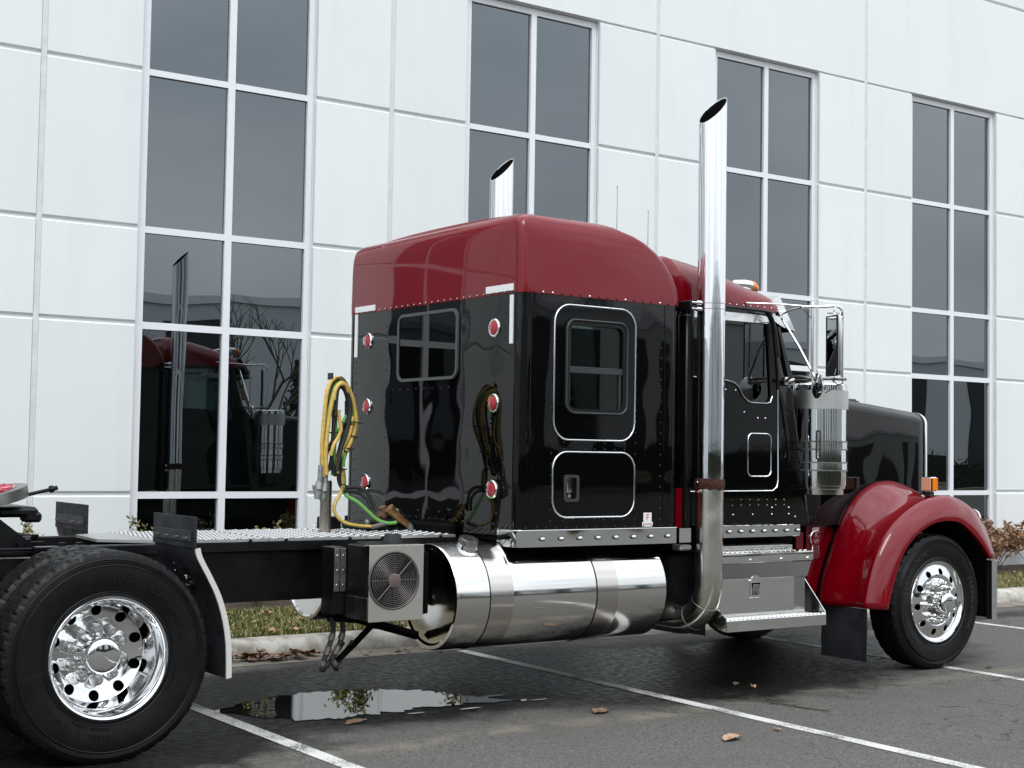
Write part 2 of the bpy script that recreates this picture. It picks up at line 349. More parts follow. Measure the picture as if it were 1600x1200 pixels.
def carve(o, cut):
    bmesh.ops.recalc_face_normals(cut, faces=cut.faces)
    me = bpy.data.meshes.new('cut'); cut.to_mesh(me); cut.free(); c = bpy.data.objects.new('cut', me); C.objects.link(c)
    md = o.modifiers.new('b', 'BOOLEAN'); md.operation = 'DIFFERENCE'; md.object = c; md.solver = 'EXACT'
    # cutters are in world space; the object's own transform is undone the same way
    c.matrix_world = wm(o).copy() if False else M.Identity(4)
    bpy.context.view_layer.update()
    dg = bpy.context.evaluated_depsgraph_get(); nm = bpy.data.meshes.new_from_object(o.evaluated_get(dg))
    o.modifiers.clear(); old = o.data; nm.name = old.name; o.data = nm; bpy.data.meshes.remove(old)
    bpy.data.objects.remove(c); bpy.data.meshes.remove(me)
    nm.polygons.foreach_set('use_smooth', [True] * len(nm.polygons)); nm.set_sharp_from_angle(angle=R(35))
_tx = {}
def text_geo(s, size, depth):
    cu_ = bpy.data.curves.new('t', 'FONT'); cu_.body = s; cu_.size = size; cu_.extrude = depth; cu_.resolution_u = 3; cu_.align_x = 'CENTER'; cu_.offset = 0
    o = bpy.data.objects.new('t', cu_); C.objects.link(o); bpy.context.view_layer.update()
    dg = bpy.context.evaluated_depsgraph_get(); me = bpy.data.meshes.new_from_object(o.evaluated_get(dg))
    v = [tuple(q.co) for q in me.vertices]; f = [tuple(p.vertices) for p in me.polygons]
    bpy.data.objects.remove(o); bpy.data.curves.remove(cu_); bpy.data.meshes.remove(me); return v, f
def add_text(bm, s, size, depth, fn, sx=1):
    v, f = text_geo(s, size, depth); vs = [bm.verts.new(fn(a * sx, b, c)) for a, b, c in v]
    for q in f:
        try: bm.faces.new([vs[i] for i in q])
        except ValueError: pass
    return bm
def dome(bm, p, nrm, r, h=None, n=8):
    p = V(p); nrm = V(nrm).normalized(); u, v = frame3(nrm); h = h or r * .6
    rg = [[p + nrm * hh + u * (q * cos(2 * pi * i / n)) + v * (q * sin(2 * pi * i / n)) for i in range(n)] for q, hh in ((r, 0), (r * .8, h * .65), (r * .35, h))]
    return loft(bm, rg, False, True)

# ================================================================== GROUND
def sheet(name, x0, x1, y0, y1, z, m, nx=1, ny=1):
    bm = NB(); vs = [[bm.verts.new((x0 + (x1 - x0) * i / nx, y0 + (y1 - y0) * j / ny, z)) for i in range(nx + 1)] for j in range(ny + 1)]
    for j in range(ny):
        for i in range(nx): bm.faces.new((vs[j][i], vs[j][i + 1], vs[j + 1][i + 1], vs[j + 1][i]))
    o = obj(name, bm, m, ang=0, fix=False); o['kind'] = 'structure'; return o
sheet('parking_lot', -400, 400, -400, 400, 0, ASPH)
sheet('gutter', -40, 60, 2.84, 3.26, .004, GUTTER)
bm = NB()
prof = [(3.19, -.05), (3.19, .0), (3.205, .055), (3.235, .105), (3.285, .132), (3.34, .142), (3.42, .143), (3.435, .135), (3.435, -.05)]
prism(bm, prof, 'x', -40, 60)
obj('curb', bm, CONC, ang=50)['kind'] = 'structure'
sheet('lawn', -40, 9, 3.435, 5.2, .125, SOIL); sheet('lawn', 9, 60, 3.435, 4.95, .125, SOIL)
sheet('mulch_bed', -40, 9, 5.2, 6.6, .135, MULCH); sheet('mulch_bed', 9, 60, 4.95, 6.6, .135, MULCH)
bm = NB()
for x in (-1.93, 1.07, 4.03, 7.03, 9.98, 12.98, 15.98):
    vs_ = []
    for k in range(41):
        y = 2.80 - 5.75 * k / 40; wv = .053 + .004 * noise.noise(V((x * 3, y * 9, 0)))
        o_ = {4.03: .055 * (y - .2) / 2.6, 7.03: .05 * y / 2}.get(x, 0) - (.03 if x == 4.03 else 0) * 0
        vs_.append((bm.verts.new((x - wv + o_, y, .004)), bm.verts.new((x + wv + o_, y, .004))))
    for a, b in zip(vs_, vs_[1:]): bm.faces.new((a[0], a[1], b[1], b[0]))
o = obj('parking_lines', bm, LINE, ang=0); o['kind'] = 'structure'
# puddle
pp = [(1.13, 1.16), (1.34, 1.33), (1.60, 1.44), (1.86, 1.50), (2.08, 1.47), (2.26, 1.50), (2.48, 1.36), (2.62, 1.27), (2.75, 1.10), (2.80, .92), (2.93, .72), (3.0, .57), (2.86, .53), (2.70, .60), (2.50, .54), (2.36, .62), (2.22, .57),
      (2.05, .60), (1.93, .53), (1.80, .55), (1.66, .50), (1.49, .58), (1.42, .72), (1.30, .80), (1.22, .96)]
out = []
for i in range(len(pp)):
    a, b = V(pp[i]), V(pp[(i + 1) % len(pp)])
    for k in range(8):
        q = a.lerp(b, k / 8); h = noise.noise(V((q.x * 14, q.y * 14, 3))) * .07 + noise.noise(V((q.x * 45, q.y * 45, 9))) * .03 + noise.noise(V((q.x * 5, q.y * 5, 1))) * .07
        d = (q - V((2.0, 1.0))).normalized(); out.append(q + d * h)
bm = NB(); bm.faces.new([bm.verts.new((q.x, q.y, .005)) for q in out]); bmesh.ops.triangulate(bm, faces=bm.faces)
for (cx, cy, rr) in ((3.12, .50, .05), (3.2, .47, .03), (2.6, .42, .04), (1.75, .42, .035), (2.2, .45, .03), (3.0, .75, .05), (1.25, .62, .03)):
    vs_ = [bm.verts.new((cx + 2.2 * rr * cos(t * pi / 8) * (1 + .4 * noise.noise(V((cx, t, 1)))), cy + .5 * rr * sin(t * pi / 8), .005)) for t in range(16)]; bm.faces.new(vs_)
o = obj('puddle', bm, WATER, ang=0); o['kind'] = 'structure'

# lawn blades, one mesh
def blades(name, n, x0, x1, y0, y1, z, hmin, hmax, cols, dens=None):
    vv, ff = [], []; idx = []
    for i in range(n):
        x = random.uniform(x0, x1); y = random.uniform(y0, y1)
        if dens and random.random() > dens(x, y): continue
        a = random.uniform(0, 2 * pi); h = random.uniform(hmin, hmax); l = random.uniform(.2, 1.1) * h; wd = random.uniform(.003, .007)
        dx, dy = cos(a), sin(a); k = len(vv)
        vv += [(x - dy * wd, y + dx * wd, z), (x + dy * wd, y - dx * wd, z), (x + dx * l * .4 - dy * wd * .7, y + dy * l * .4 + dx * wd * .7, z + h * .7), (x + dx * l * .4 + dy * wd * .7, y + dy * l * .4 - dx * wd * .7, z + h * .7), (x + dx * l, y + dy * l, z + h)]
        ff += [(k, k + 1, k + 3, k + 2), (k + 2, k + 3, k + 4)]; c = random.choices(range(len(cols)), [q[1] for q in cols])[0]; idx += [c, c]
    me = bpy.data.meshes.new(name); me.from_pydata(vv, [], ff)
    for q in cols: me.materials.append(q[0])
    me.polygons.foreach_set('material_index', idx); o = link(name, me); o['kind'] = 'stuff'; return o
G1 = mat('grass_green', (.085, .105, .022), .6); G2 = mat('grass_olive', (.15, .15, .04), .65); G3 = mat('grass_straw', (.38, .31, .15), .7)
blades('lawn_grass', 38000, 1.5, 7, 3.44, 5.3, .12, .02, .065, ((G1, 6), (G2, 4), (G3, 2)))
blades('lawn_grass', 9000, 10, 19, 3.44, 5.0, .12, .02, .06, ((G1, 6), (G2, 4), (G3, 2)))

def leaf(bm, p, s, rz, curl=.4, el=1.6, seed=0):
    rnd = random.Random(seed); ax = V((cos(rz), sin(rz), 0)); ay = V((-sin(rz), cos(rz), 0)); p = V(p)
    n = 7; L = []; 
    for i in range(n):
        t = i / (n - 1); wdt = s * .5 * (sin(pi * min(.97, t * .9 + .06)) ** .7) * (1 + rnd.uniform(-.25, .25)); c = p + ax * ((t - .5) * s * el)
        z = .25 * s * curl * (1 - 4 * (t - .5) ** 2) * rnd.uniform(.5, 1) + .003
        up = s * curl * rnd.uniform(.25, .6)
        L.append([bm.verts.new(c + ay * wdt + V((0, 0, z + up))), bm.verts.new(c + V((0, 0, z))), bm.verts.new(c - ay * wdt * .9 + V((0, 0, z + up * rnd.uniform(.2, 1))))])
    for a, b in zip(L, L[1:]):
        for k in (0, 1): bm.faces.new((a[k], a[k + 1], b[k + 1], b[k]))
    return bm
leafspots = [((3.37, -1.24, .006), .085, .2, .35, 'large curled tan leaf alone on the asphalt near the bottom edge', LEAFO, 1.9),
             ((3.82, -1.17, .006), .05, 1.4, .3, 'small pale leaf beside the white line', LEAFO, 1.2),
             ((4.85, .25, .006), .05, .5, .5, 'crumpled brown leaf on wet asphalt left of the steps', LEAFB, 1.6),
             ((4.84, .07, .006), .05, 1.2, .9, 'small upright brown leaf just in front of the shadow under the steps', LEAFO, 1.1),
             ((7.31, -.137, .006), .06, .1, .3, 'dark wet leaf lying on the end of the worn line by the front wheel', BARK, 1.5),
             ((3.26, -.135, .006), .10, .3, .25, 'flat brown oak leaf between the puddle and the white line', LEAFB, 1.5),
             ((1.70, .36, .006), .09, .5, .12, 'flattened brown leaf at the near edge of the puddle', LEAFB, 2.0)]
for i, (p, s, rz, cu2, lb, m_, el) in enumerate(leafspots):
    bm = leaf(NB(), p, s, rz, cu2, el, i); 
    if i in (0, 5): leaf(bm, (p[0] + .02, p[1] + .02, p[2] + .004), s * .7, rz + .6, cu2, el, i + 40)
    tag(obj('dead_leaf', bm, m_, ang=0, fix=False), lb, 'leaf')
bm = NB(); tube(bm, [(4.50, -.43, .009), (4.53, -.58, .012), (4.55, -.70, .008), (4.60, -.88, .010)], [.006] * 9 + [.005] * 4, 5)
tube(bm, [(4.53, -.58, .012), (4.60, -.62, .016)], .003, 4, k=1); tag(obj('fallen_twig', bm, BARK), 'thin dark twig lying across the dry asphalt right of the white line', 'twig')
bm = NB()
for i in range(105):
    t = random.random(); x = 1.7 + 1.25 * t + random.gauss(0, .03); y = 3.06 + random.gauss(0, .06) + .03 * sin(x * 7)
    leaf(bm, (x, min(max(y, 2.9), 3.17), .006 + random.random() * .05 * (1 - abs(t - .5))), random.uniform(.03, .085), random.uniform(0, 6), random.uniform(.2, .9), random.uniform(1, 2), i)
tag(obj('leaf_litter', bm, LEAFB, ang=0, fix=False), kind='stuff')
bm = NB()
for i in range(24):
    leaf(bm, (random.uniform(3.2, 4.8), random.uniform(2.8, 3.15), .006), random.uniform(.02, .05), random.uniform(0, 6), .5, 1.5, i)
for i in range(120):
    leaf(bm, (random.uniform(1.6, 6.6) if i < 70 else random.uniform(10, 19), random.uniform(3.5, 5.1), .15), random.uniform(.03, .07), random.uniform(0, 6), .6, 1.5, i)
tag(obj('scattered_leaves', bm, LEAFO, ang=0, fix=False), kind='stuff')

# ================================================================== OFFICE BUILDING
BO = thing('office_building', 'white concrete panel building with tall dark window bays behind the truck', 'building', (0, 6.15, 0), R(-.82163551))
P0, PITCH, WW = 2.38, 3.80, 1.915        # window left edge, bay pitch, window width
HEAD = 6.97; SILL = .36
ROWS = [.02, 1.233, 2.908, 3.857, 5.43, HEAD]
GAP = .032
def WL(k): return P0 + PITCH * k - 0
def panel(x0, x1, z0, z1, e=(1, 1, 1, 1)):
    """bevelled slab: e = chamfer at left,right,bottom,top"""
    bm = NB(); c = .013
    a = [(x0, z0), (x1, z0), (x1, z1), (x0, z1)]; i = [(x0 + c * e[0], z0 + c * e[2]), (x1 - c * e[1], z0 + c * e[2]), (x1 - c * e[1], z1 - c * e[3]), (x0 + c * e[0], z1 - c * e[3])]
    loft(bm, [[(p[0], .04, p[1]) for p in a], [(p[0], .016, p[1]) for p in a], [(p[0], 0, p[1]) for p in i]])
    return obj('wall_panel', bm, WALLM, BO, ang=0, local=True)
bays = range(-5, 7)
TOP = 10.5
for k in bays:
    wl = WL(k); wr = wl + WW; sm = wl - .965; sn = WL(k + 1) - .965    # seam left of window, seam right
    for z0, z1 in zip(ROWS, ROWS[1:]):
        panel(sm + .026, wl, z0 + GAP / 2, z1 - GAP / 2, (.5, .3, 1, 1)); panel(wr, sn - .026, z0 + GAP / 2, z1 - GAP / 2, (.3, .5, 1, 1))
    panel(sm + .026, sn - .026, HEAD + GAP / 2 - .012, 8.645 - GAP / 2, (.5, .5, .4, 1)); panel(sm + .026, sn - .026, 8.645 + GAP / 2, TOP, (.5, .5, 1, 1))
    bm = NB(); box(bm, sm - .026, sm + .026, .008, .03, .02, TOP); obj('sealant_joint', bm, SEAL, BO, ang=0, local=True)
bm = NB()
for k in bays:
    wl = WL(k); wr = wl + WW; box(bm, wr, WL(k + 1), .028, .4, 0, HEAD)
    box(bm, wl, wr, .028, .4, 0, SILL - .02)
box(bm, WL(bays[0]) - 1.9, WL(bays[0]), .028, .4, 0, HEAD)
box(bm, WL(bays[0]) - 1.9, P0 + PITCH * (bays[-1] + 1), .028, .4, HEAD, TOP)
obj('wall_core', bm, WALLM, BO, ang=0, local=True)
bm = NB(); box(bm, WL(bays[0]) - 1.9, P0 + PITCH * (bays[-1] + 1), .401, 12, 0, TOP - .4); obj('building_body', bm, WALLM, BO, ang=0, local=True)
TR = [(1.183, 1.25), (2.861, 2.932), (3.819, 3.885), (5.403, 5.466)]
proto = None
for k in bays:
    wl = WL(k)
    if proto is None:
        bm = NB(); y0, y1 = .078, .17
        box(bm, wl + .004, wl + .10, y0, y1, SILL, HEAD - .008); box(bm, wl + WW - .066, wl + WW - .004, y0, y1, SILL, HEAD - .008)
        box(bm, wl + .945, wl + 1.020, y0, y1, SILL, HEAD - .008)
        for a, b in ((.10, .945), (1.020, WW - .066)):
            for z0, z1 in TR + [(6.887, HEAD - .008), (SILL, SILL + .07)]: box(bm, wl + a, wl + b, y0 + .003, y1, z0, z1)
        wf = obj('window', bm, WFRAME, BO, ang=0, local=True); kids = []
        lv = [SILL + .07] + [q for t in TR for q in t] + [6.887]
        for a, b in ((.10, .945), (1.020, WW - .066)):
            for i in range(0, len(lv), 2):
                bm = NB(); box(bm, wl + a + .002, wl + b - .002, y0 + .035, y0 + .05, lv[i] + .002, lv[i + 1] - .002); g = obj('pane', bm, GLASS, wf, ang=0, local=True); kids.append(g)
        proto = (wf, kids, wl)
    else:
        c = inst(proto[0], BO, (wl - proto[2], 0, 0))
        for g in proto[1]: inst(g, c)

# ================================================================== SEMI TRUCK
T = thing('semi_truck', 'maroon and black sleeper semi truck with tall chrome stacks, parked across the stall lines', 'truck', (3.4, 1.2, 0))
CY = 1.2                                             # centre line
def part(name, bm, m, ang=35, par=None, **k): return obj(name, bm, m, par or T, ang, **k)
def chan(bm, x0, x1, y0, y1, z0, z1, bev=.004): return box(bm, x0, x1, y0, y1, z0, z1, bev)

# ---- frame
for s in (-1, 1):
    yo = CY + s * .44; yi = CY + s * .35; bm = NB()
    box(bm, -2.0, 7.3, min(yo, yo - s * .01), max(yo, yo - s * .01), .735, 1.045)
    box(bm, -2.0, 7.3, min(yo - s * .01, yi), max(yo - s * .01, yi), 1.033, 1.045); box(bm, -2.0, 7.3, min(yo - s * .01, yi), max(yo - s * .01, yi), .735, .747)
    part('frame_rail', bm, FRAME, 0)
for x in (-1.5, -.66, .35, 1.2, 2.4, 3.6, 4.9, 6.2):
    bm = NB(); box(bm, x - .04, x + .04, CY - .428, CY + .428, .78, 1.0, .01); part('cross_member', bm, FRAME)
bm = NB(); box(bm, 3.9, 6.9, CY - .36, CY + .36, .55, 1.3, .08, 2); box(bm, 2.9, 3.9, CY - .2, CY + .2, .6, 1.0, .06, 2); box(bm, .3, 2.9, CY - .06, CY + .06, .72, .84, .05, 2); part('drivetrain', bm, DARK)
for x in (0, -1.32):
    bm = NB(); cyl(bm, (x, .5, .555), (x, 1.9, .555), .09, n=16); lathe(bm, [(.05, -.25), (.2, -.14), (.24, 0), (.2, .14), (.05, .25)], (x, CY, .555), 20, 'y'); part('drive_axle', bm, DARK)
bm = NB(); box(bm, 6.78, 6.96, .45, 1.95, .44, .55, .02); part('steer_axle', bm, DARK)
# grey box-section rail and walkway along the frame
bm = NB(); box(bm, -.2, 2.66, .70, .765, 1.050, 1.112, .006); box(bm, -.2, 2.66, 1.635, 1.70, 1.05, 1.112, .006); part('walkway_rail', bm, FRAME)
# ---- deck plate with raised tread bars
def treads(bm, x0, x1, y0, y1, z, step=.028, L=.024, w_=.005, h=.0022):
    i = 0; x = x0 + step / 2
    while x < x1:
        j = 0; y = y0 + step / 2
        while y < y1:
            a = pi / 4 if (i + j) % 2 else -pi / 4; dx, dy = cos(a) * L / 2, sin(a) * L / 2; nx, ny = -sin(a) * w_ / 2, cos(a) * w_ / 2
            q = [bm.verts.new((x - dx, y - dy, z)), bm.verts.new((x + nx, y + ny, z)), bm.verts.new((x + dx, y + dy, z)), bm.verts.new((x - nx, y - ny, z)), bm.verts.new((x, y, z + h))]
            for a_, b_ in ((0, 1), (1, 2), (2, 3), (3, 0)): bm.faces.new((q[a_], q[b_], q[4]))
            j += 1; y += step
        i += 1; x += step
    return bm
for i, (x0, x1) in enumerate(((.55, 1.245), (1.25, 1.945), (1.95, 2.64))):
    bm = NB()
    pts = [(x0, .70), (x1, .70), (x1, 1.68), (x0, 1.68)] if i else [(.62, .70), (x1, .70), (x1, 1.68), (.62, 1.68), (.30, 1.50), (.26, 1.0)]
    prism(bm, pts, 'z', 1.113, 1.130)
    d = part('deck_plate', bm, TREAD)
    bm = NB(); treads(bm, x0 + .02, x1 - .01, .71, 1.67, 1.1302, .042, .038, .011, .006); o = obj('tread_pattern', bm, ALUDULL, d, 0); o['kind'] = 'stuff'
    for xx in (x0 + .12, x1 - .12): bm = NB(); cyl(bm, (xx, .70, 1.117), (xx, .692, 1.117), .012, n=8); obj('deck_bolt', bm, FRAME, d)
# ---- wheels -------------------------------------------------------------
def tyre_bm(R0, W, rr, y0, n=256, block=True):
    """axis y, outboard face at y0 (towards -y), tread width W, rim radius rr"""
    bm = NB(); h = W
    prof = [(rr - .012, .022), (rr, .006), (rr + .012, .001), (rr + .03, .004), (rr + .055, -.002), (rr + .10, -.012), (rr + .15, -.013), (R0 - .075, -.011), (R0 - .071, -.006), (R0 - .064, -.009), (R0 - .060, -.004), (R0 - .053, -.007), (R0 - .049, -.002), (R0 - .042, -.004), (R0 - .037, .001), (R0 - .028, .003), (R0 - .012, .012), (R0 - .002, .022), (R0, .032)]
    g = .009; nr = 5; y = .032; span = h - .064
    for i in range(nr):
        a = .032 + span * (i + .86) / nr; b = .032 + span * (i + 1.06) / nr
        if i < nr - 1: prof += [(R0 + .001, a - .004), (R0 - .012, a), (R0 - .012, b - .004), (R0 + .001, b)]
    prof += [(R0, h - .032), (R0 - .03, h - .006), (rr + .1, h + .01), (rr, h - .006), (rr - .012, h - .02)]
    rings = []
    for (r, yy) in prof:
        ring = []
        for i in range(n):
            a = 2 * pi * i / n; q = r
            if block and r > R0 - .02:
                ph = (i + (int(yy * 60) % 2) * 3) % 7
                if ph == 0: q = r - (.010 if (yy < .04 or yy > h - .04) else .005)
            ring.append((q * cos(a), y0 + yy, q * sin(a)))
        rings.append(ring)
    loft(bm, rings, False, False); return bm
def arc_text(bm, s, size, rad, a0, y, sx=1, depth=.0012):
    """clockwise lettering on the outboard face, centred at angle a0"""
    return add_text(bm, s, size, depth, lambda u, v, w: ((rad + v) * cos(a0 - u / rad), y - w, (rad + v) * sin(a0 - u / rad)), sx)
def holes(bm, rad, r, y0, y1, n=10, off=0, cx=0):
    for i in range(n):
        a = 2 * pi * i / n + off; cyl(bm, (rad * cos(a), y0, rad * sin(a)), (rad * cos(a), y1, rad * sin(a)), r, n=20)
    return bm
def make_wheel(front):
    # built round the origin, outboard face at y=0, so a wheel can be copied anywhere
    R0 = .54 if front else .567
    e = obj('wheel', tyre_bm(R0, .28, .322, 0), TYRE, None, 22, fix=True)
    bm = NB()
    for r in (.35, R0 - .075) if not front else (.352,): lathe(bm, [(r, -.0135 if r > .4 else -.001), (r + .003, -.0165 if r > .4 else -.004), (r + .006, -.0135 if r > .4 else -.001)], n=90, cap=False)
    if front:
        arc_text(bm, 'HANKOOK', .062, .405, R(-4), -.0125, 1.35); arc_text(bm, 'e-cube MAX', .036, .40, R(212), -.0125, 1.2); arc_text(bm, 'AL 22', .034, .40, R(262), -.0125, 1.2); arc_text(bm, 'HANKOOK', .062, .405, R(140), -.0125, 1.35)
    else:
        arc_text(bm, 'YOKOHAMA', .082, .405, R(49), -.013, 1.35); arc_text(bm, 'TY517', .088, .40, R(-131), -.013, 1.35)
        arc_text(bm, 'SUPER', .036, .444, R(-97), -.0125, 1.3); arc_text(bm, 'STEEL', .036, .405, R(-97), -.0125, 1.3)
        arc_text(bm, 'TUBELESS  RADIAL', .022, .368, R(-105), -.004, 1.2); arc_text(bm, 'LOAD RANGE G', .018, .372, R(-18), -.004, 1.2)
        arc_text(bm, '///', .062, .415, R(101), -.013, 1.2)
        for a in (152, 168, 190, 5, -28): # mould lines
            ca, sa = cos(R(a)), sin(R(a)); cyl(bm, (.345 * ca, -.004, .345 * sa), (.475 * ca, -.0145, .475 * sa), .0012, n=4)
    arc = obj('tyre_lettering', bm, TYRETX, e, 0, local=True, fix=False)
    if front: arc.data.materials[0] = mat('front_tyre_lettering', (.022, .022, .024), .45)
    bm = NB()
    if front:
        pr = [(.325, -.002), (.329, .006), (.327, .014), (.318, .016), (.312, .03), (.30, .05), (.28, .055), (.19, .03), (.17, .028), (.09, .028), (.09, .012), (.172, .012), (.182, .002), (.20, -.002), (.235, .004), (.27, .018), (.295, .022), (.310, .012), (.316, .0)]
    else:
        pr = [(.325, -.003), (.331, .004), (.329, .013), (.318, .016), (.306, .03), (.302, .10), (.297, .275), (.20, .275), (.09, .275), (.09, .252), (.17, .252), (.182, .246), (.21, .240), (.24, .232), (.264, .214), (.275, .175), (.281, .10), (.286, .06), (.296, .045), (.303, .022), (.312, .006), (.318, -.001)]
    lathe(bm, pr, n=96, close=True)
    rim = obj('rim', bm, WCHROME, e, 30, local=True)
    cut = holes(NB(), .243 if front else .232, .027 if front else .029, -.2, .3, off=R(8 if front else 18))
    carve(rim, cut)
    bm = NB()
    if front:  # brake drum behind
        lathe(bm, [(.02, .07), (.29, .07), (.29, .26), (.02, .26)], n=40)
        hub = [(.0, -.125), (.05, -.123), (.072, -.117), (.080, -.108), (.082, -.09), (.086, -.08), (.088, .0), (.088, .012)]
        obj('dark_reflection_ring', lathe(NB(), [(.112, .012), (.110, -.006), (.088, -.010)], n=40, cap=False), STEEL, e, 40, local=True)  # added ring; its dark steel stands for dark reflections round the hub
    else:
        lathe(bm, [(.02, .285), (.28, .285), (.28, .31), (.02, .31)], n=40)
        hub = [(.0, .075), (.06, .077), (.085, .082), (.096, .090), (.100, .104), (.100, .22), (.108, .24), (.11, .254)]
    obj('brake_drum', bm, DARK, e, 40, local=True)
    obj('hub_cap', lathe(NB(), hub[::-1], n=48), WCHROME, e, 40, local=True)
    for i in range(10):
        a = 2 * pi * i / 10 + R(8 if front else 22); ro = .150 if front else .1435; c, s_ = ro * cos(a), ro * sin(a); bm = NB()
        if front: pf = [(.026, .012), (.026, -.010), (.0195, -.016), (.0185, -.044), (.0205, -.050), (.0205, -.062), (.014, -.070), (.0, -.071)]
        else: pf = [(.034, .254), (.034, .244), (.029, .240), (.029, .205), (.0305, .200), (.029, .192), (.024, .184), (.010, .182), (.009, .187), (.0, .187)]
        lathe(bm, pf, (c, 0, s_), n=12)
        obj('lug_nut', bm, NUTM, e, 40, local=True)
    return e
def place_wheel(proto, x, yo, z, flip=False, first=False, kids=True):
    """yo = y of the wheel's outboard face; flip = far side"""
    if first: o = proto
    else:
        o = proto.copy(); C.objects.link(o)
        if kids:
            for ch in proto.children:
                c = ch.copy(); C.objects.link(c); c.parent = o
    o.parent = T; o.matrix_parent_inverse = wm(T).inverted()
    o.location = (x, yo, z); o.rotation_euler = (0, 0, pi if flip else 0); return o
fw = make_wheel(True); rw = make_wheel(False)
place_wheel(fw, 6.867, .027, .545, first=True); 
place_wheel(rw, 0, .0, .560, first=True)
place_wheel(fw, 6.867, 2.373, .545, True)
for x in (0, -1.32):
    if x: place_wheel(rw, x, .0, .56)
    place_wheel(rw, x, 2.40, .56, True)
    for yo, fl in ((.34, False), (2.06, True)): place_wheel(rw, x, yo, .56, fl, kids=False)

# ---- quarter fenders in front of the drive wheels
def quarter(y0, y1, sgn):
    oth = [(.462, 1.215), (.466, 1.15), (.482, 1.08), (.535, .985), (.60, .86), (.645, .72), (.668, .58), (.674, .40)]
    n = len(oth); bm = NB(); o = smooth_pts([(a, 0, b) for a, b in oth], 3)
    rings = []
    for i, p in enumerate(o):
        d = (o[min(i + 1, len(o) - 1)] - o[max(i - 1, 0)]).normalized(); nn = V((d.z, 0, -d.x)) * -1
        nn = V((abs(d.z), 0, d.x if d.z < 0 else -d.x)).normalized()
        rings.append([(p.x, y0, p.z), (p.x, y1, p.z), (p.x + .006 * nn.x, y1, p.z + .006 * nn.z), (p.x + .006 * nn.x, y0, p.z + .006 * nn.z)])
    loft(bm, rings); f = part('quarter_fender', bm, RUBBER, 40)
    f['label'] = 'curved black quarter fender ahead of the drive wheel'
    ye = y0 if sgn < 0 else y1; bm = NB(); rg = []
    for i, p in enumerate(o):
        rg.append([(p.x - .004, ye - .006, p.z), (p.x + .027, ye - .006, p.z + .005), (p.x + .027, ye + .006, p.z + .005), (p.x - .004, ye + .006, p.z)])
    loft(bm, rg[4:]); obj('edge_trim', bm, mat('pale_edge_trim', (.78, .77, .72), .4, .4) if 'pale_edge_trim' not in bpy.data.materials else bpy.data.materials['pale_edge_trim'], f, 40)
    bm = NB(); box(bm, .462, .472, y0 - .01, y1 + .015, 1.13, 1.305, .002, mtx=M.Translation((0, 0, 0))); fl = part('fender_flap', bm, RUBBER)
    bm = NB(); box(bm, .454, .4615, y0 + .04, y1 - .03, 1.165, 1.225, .002)
    br = part('clamp_strip', bm, PLASTIC)
    for i in range(4):
        yy = y0 + .09 + (y1 - y0 - .17) * i / 3; bm = NB(); cyl(bm, (.454, yy, 1.185), (.446, yy, 1.185), .009, n=6); cyl(bm, (.446, yy, 1.185), (.43, yy, 1.187), .0045, n=6); obj('bolt', bm, STEEL, br, 30)
    bm = NB()
    for yy, zz in ((y0 + .42, 1.02), (y0 + .40, .98), (y0 + .25, .96)): dome(bm, (.515, yy, zz), (-1, 0, .3), .006)
    obj('bolt', bm, SCREWS, f, 30)
    bm = NB(); cyl(bm, (.56, (y0 + y1) / 2, .95), (.75, CY, .93), .02, n=10); box(bm, .55, .62, (y0 + y1) / 2 - .04, (y0 + y1) / 2 + .04, .90, 1.0, .01); part('fender_bracket', bm, ALU)
quarter(.0, .60, -1); quarter(1.78, 2.40, 1)

# ---- fifth wheel
bm = NB(); mt = M.Translation((-.55, CY, 1.335)) @ M.Rotation(R(-12), 4, 'Y')
pts = [(.44 * cos(R(a)) + 0, .47 * sin(R(a))) for a in range(-90, 91, 10)] + [(-.5, .42), (-.58, .16), (-.12, .05), (-.02, 0), (-.12, -.05), (-.58, -.16), (-.5, -.42)]
t = NB(); prism(t, pts, 'z', -.03, .035); bmesh.ops.transform(t, matrix=mt, verts=t.verts); merge(bm, t)
fwh = part('fifth_wheel', bm, PLATE, 35)
t = NB(); prism(t, [(p[0] * .86, p[1] * .86) for p in pts[:19]] + [(-.05, .2), (.1, 0), (-.05, -.2)], 'z', .036, .039)
for a in range(-80, 81, 20): tube(t, [(.2 * cos(R(a)), .2 * sin(R(a)), .043), (.36 * cos(R(a + 12)), .38 * sin(R(a + 12)), .043)], .009, 5, k=1)
bmesh.ops.transform(t, matrix=mt, verts=t.verts); obj('grease_layer', t, GREASE, fwh, 35)
bm = NB()
for s in (-1, 1):
    prism(bm, [(-.95, 1.10), (-.15, 1.10), (-.42, 1.31), (-.66, 1.31)], 'y', CY + s * .36 - .012, CY + s * .36 + .012)
    box(bm, -1.1, .12, CY + s * .40 - .05, CY + s * .40 + .05, 1.062, 1.088, .004); box(bm, -1.1, .04, CY + s * .40 - .05, CY + s * .40 + .04, 1.089, 1.104, .004)
box(bm, -.72, -.4, CY - .4, CY + .4, 1.16, 1.3, .02)
for s in (-1, 1):
    for x in (-.02, .08, -.25): cyl(bm, (x, CY + s * .42, 1.104), (x, CY + s * .42, 1.128), .024, n=6)
box(bm, -.36, -.12, CY - .30, CY + .3, 1.27, 1.33, .02); box(bm, -.2, -.1, CY - .30, CY - .18, 1.24, 1.30, .015)
obj('mounting_bracket', bm, FRAME, fwh, 35)
bm = NB(); cyl(bm, (-.13, CY - .1, 1.395), (.02, CY - .1, 1.43), .011, n=10); cyl(bm, (.0, CY - .1, 1.426), (.02, CY - .1, 1.43), .022, n=8); cyl(bm, (.02, CY - .1, 1.43), (.045, CY - .1, 1.436), .014, n=8)
obj('release_handle', bm, FRAME, fwh, 35)

